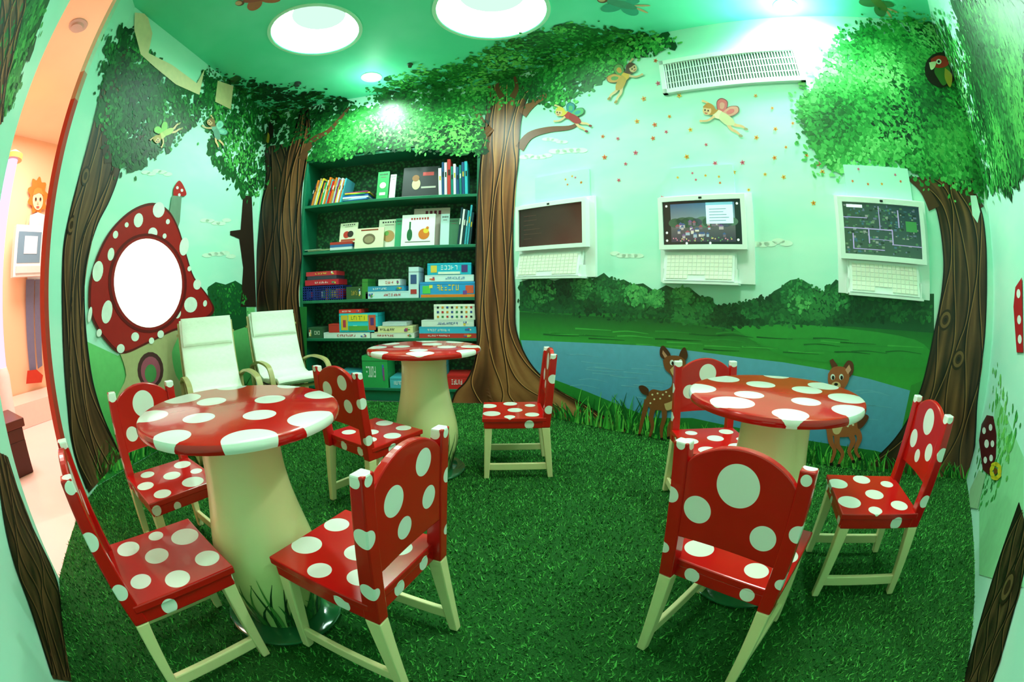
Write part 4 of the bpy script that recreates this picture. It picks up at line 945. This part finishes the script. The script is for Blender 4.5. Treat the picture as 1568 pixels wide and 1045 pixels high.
for i, (x, y) in enumerate(TB):
    mb = MB(); R = .268
    mb.revolve([(R - .012, .585), (R - .003, .588), (R, .594), (R, .602), (R - .003, .608), (R - .01, .611)], 72, mat=0)
    prof = [(.118, .586), (.112, .57), (.106, .54), (.107, .50), (.110, .45), (.118, .39), (.130, .33), (.143, .27), (.151, .22), (.152, .17), (.143, .12), (.128, .07), (.118, .03), (.114, .012)]
    pp = [(p.x, p.y) for p in catmull([(a, b, 0) for a, b in prof], 3)]
    mb.revolve(pp, 56, mat=1, cap=False)
    mb.revolve([(.175, .003), (.18, .008), (.18, .012), (.174, .016), (.1, .018)], 56, mat=2)
    def rad(z):
        for (r0, z0), (r1, z1) in zip(prof, prof[1:]):
            if z0 >= z >= z1: return r1 + (r0 - r1) * (z - z1) / max(1e-6, z0 - z1)
        return .116
    for k in range(90):
        a = random.uniform(0, 2 * pi); hh = random.uniform(.06, .20); ln = random.uniform(-.4, .4); c = rc((30, 90, 36), (50, 120, 50), (90, 150, 70), (20, 64, 30))
        prev = None
        for q in range(6):
            f = q / 5; z = .02 + hh * f; aa = a + ln * f * f; w = .05 * (1 - f) + .004; r0 = rad(z) + .002
            cur = [(r0 * cos(aa - w), r0 * sin(aa - w), z), (r0 * cos(aa + w), r0 * sin(aa + w), z)]
            if prev: mb.face([prev[0], prev[1], cur[1], cur[0]], c, 3)
            prev = cur
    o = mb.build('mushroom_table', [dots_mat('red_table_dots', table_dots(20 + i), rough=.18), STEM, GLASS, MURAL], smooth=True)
    o.location = (x, y, .001)

# ------------------------------------------------------------------ armchairs
CUSH = simple('white_cushion_fabric', (244, 246, 232), .8, noise_amt=.05, scale=40, bump=.2)
BIRCH = simple('birch_bentwood', (176, 160, 100), .4, noise_amt=.12, scale=14)
def armchair():
    mb = MB()
    back = catmull([(0, -.30, .755), (0, -.25, .62), (0, -.185, .47), (0, -.125, .375), (0, -.06, .335), (0, .04, .335), (0, .16, .355), (0, .27, .37), (0, .30, .345)], 8)
    mb.sweep(back, .37, .055, mat=0, rnd=1, tmod=lambda f: .72 + .28 * abs(sin(f * pi * 7)) if .02 < f < .98 else .5)
    pil = catmull([(0, -.268, .77), (0, -.262, .70), (0, -.235, .62), (0, -.225, .60)], 5)
    mb.sweep(pil, .35, .055, mat=0, rnd=1, tmod=lambda f: .45 + .55 * sin(pi * min(.97, max(.03, f))) ** .5)
    for s in (-1, 1):
        x = s * .207
        fr = catmull([(x, -.28, .02), (x, -.1, .014), (x, .12, .014), (x, .22, .03), (x, .272, .10), (x, .285, .22), (x, .275, .35), (x, .235, .43), (x, .16, .455), (x, .0, .455), (x, -.12, .43), (x, -.2, .40)], 6)
        mb.sweep(fr, .032, .014, mat=1)
        bs = catmull([(s * .183, -.315, .74), (s * .183, -.26, .58), (s * .183, -.2, .42), (s * .183, -.13, .33), (s * .183, -.05, .295), (s * .183, .1, .30), (s * .183, .27, .335)], 6)
        mb.sweep(bs, .026, .014, mat=1)
        mb.sweep([(x, -.2, .40), (x, -.16, .2), (x, -.13, .02)], .03, .014, mat=1)
    for (y, z) in ((-.2, .40), (.25, .32), (-.13, .06), (-.29, .68)): mb.box((0, y - .012, z - .01), (.41, .03, .014), mat=1)
    return mb.build('armchair', [CUSH, BIRCH], smooth=True, data_only=True)
AM = armchair()
for (x, y) in ((-1.66, 1.90), (-1.50, 2.50)):
    o = bpy.data.objects.new('childrens_armchair', AM); bpy.context.scene.collection.objects.link(o)
    o.location = (x, y, .002); o.rotation_euler = (0, 0, atan2(-.78, -.62))
AM.set_sharp_from_angle(angle=radians(45))

# ------------------------------------------------------------------ hallway things
def hall_pt(px, py, X=-4.44): d = ray(px, py); t = X / d.x; return Vector((X, d.y * t, EYE + d.z * t))
def hpoly(mb, pts, c, X=-4.44, mat=0):
    v = [hall_pt(a, b, X) for a, b in pts]; tr = tessellate_polygon([[Vector((q.y, q.z, 0)) for q in v]]); mb.mesh(v, [tuple(t) for t in tr], c, mat)
def he(mb, cx, cy, rx, ry, c, X): hpoly(mb, [(cx + rx * cos(k * pi / 9), cy + ry * sin(k * pi / 9)) for k in range(18)], c, X)
mb = MB()
# one curly-edged silhouette for the hair
hpoly(mb, [(58 + (14 + 2.5 * cos(9 * a)) * cos(a), 300 + (27 + 3 * cos(9 * a)) * sin(a)) for a in [k * 2 * pi / 60 for k in range(60)]], (232, 122, 44), -4.460)
he(mb, 58, 307, 8, 15, (250, 206, 170), -4.450); hpoly(mb, [(50, 299), (53, 290), (58, 287), (64, 289), (67, 299), (60, 295)], (240, 136, 56), -4.444)
for (x, y, rx, ry, c) in ((55, 305, 1.4, 2.6, (60, 44, 36)), (62, 305, 1.4, 2.6, (60, 44, 36)), (58, 317, 2.6, 1.2, (200, 70, 60)), (58, 311, 1.0, 1.8, (225, 160, 130))): he(mb, x, y, rx, ry, c, -4.438)
hpoly(mb, [(46, 330), (58, 325), (71, 330), (72, 380), (68, 430), (42, 430), (42, 380)], (206, 214, 226), -4.457)
for q in ([(46, 332), (42, 332), (34, 380), (38, 382)], [(70, 332), (74, 334), (77, 385), (73, 385)]): hpoly(mb, q, (240, 196, 156), -4.454)
for k, q in enumerate(([(40, 428), (53, 428), (56, 570), (46, 572)], [(54, 428), (67, 428), (65, 560), (58, 565)])): hpoly(mb, q, (110, 110, 140), -4.450 + .003 * k)
hpoly(mb, [(42, 568), (56, 566), (66, 575), (64, 586), (40, 588)], (190, 50, 30), -4.42)
mb.build('painted_girl', [MURAL])
mb = MB(); c = hall_pt(42, 385, -4.3); mb.box(c, (.10, .40, .46), (236, 230, 226)); mb.box(c + Vector((.052, 0, .03)), (.004, .32, .28), (110, 140, 160)); mb.box(c + Vector((.056, .02, .05)), (.003, .18, .16), (215, 225, 230)); mb.box(c + Vector((.056, 0, -.17)), (.02, .34, .06), (210, 205, 200))
mb.build('hallway_wall_screen', [PRINT])
mb = MB(); bx, by = -3.5, 1.0
mb.revolve([(.055, .55), (.055, 2.02), (.04, 2.04)], 24, (190, 140, 255), 0, center=(bx, by)); mb.revolve([(.08, 0), (.08, .5), (.06, .56)], 24, (250, 235, 240), 1, center=(bx, by)); mb.revolve([(.10, 2.02), (.10, 2.06), (.02, 2.10)], 24, (210, 170, 90), 1, center=(bx, by))
mb.build('bubble_tube_lamp', [emis('violet_glow', (.62, .42, 1.0), 1.1), PRINT], smooth=True)
mb = MB(); cx, cy = -2.95, .78; mb.box((cx, cy, .30), (.42, .26, .05), (96, 34, 18)); mb.box((cx, cy, .23), (.38, .22, .09), (80, 28, 16))
for sx in (-.17, .17): mb.box((cx + sx, cy, .10), (.05, .22, .20), (74, 26, 16))
mb.build('brown_bench', [PRINT], bevel=.006)
mb = MB(); mb.box((-4.2, 1.2, .1), (.56, 3.6, .2), (250, 210, 200)); mb.build('hallway_step', [PRINT])
mb = MB(); c = hall_pt(52, 172, -4.45); mb.box(c, (.03, .7, .26), (245, 205, 130))
for k in (-.2, -.05, .16): mb.box(c + Vector((.02, k, -.03)), (.006, .06, .05), (60, 30, 20)); mb.box(c + Vector((.02, k + .025, .03)), (.006, .012, .14), (60, 30, 20))
mb.build('music_note_sign', [PRINT])

# ------------------------------------------------------------------ world, camera
w = bpy.data.worlds.new('World'); bpy.context.scene.world = w; w.use_nodes = True
w.node_tree.nodes['Background'].inputs[0].default_value = (.5, .8, .65, 1); w.node_tree.nodes['Background'].inputs[1].default_value = .05
cd = bpy.data.cameras.new('camera'); co = bpy.data.objects.new('camera', cd); bpy.context.scene.collection.objects.link(co)
co.location = (0, 0, EYE); co.rotation_euler = (pi / 2 - PITCH, 0, 0)
cd.type = 'PANO'; cd.sensor_width = 36; cd.sensor_height = 24; cd.clip_start = .01; cd.lens = 15
tgt = cd.cycles if hasattr(cd, 'cycles') and hasattr(cd.cycles, 'panorama_type') else cd
tgt.panorama_type = 'FISHEYE_EQUISOLID'; tgt.fisheye_lens = 15.0; tgt.fisheye_fov = radians(200)
bpy.context.scene.camera = co
bpy.context.scene.view_settings.view_transform = 'Standard'
bpy.context.scene.view_settings.exposure = 0.92
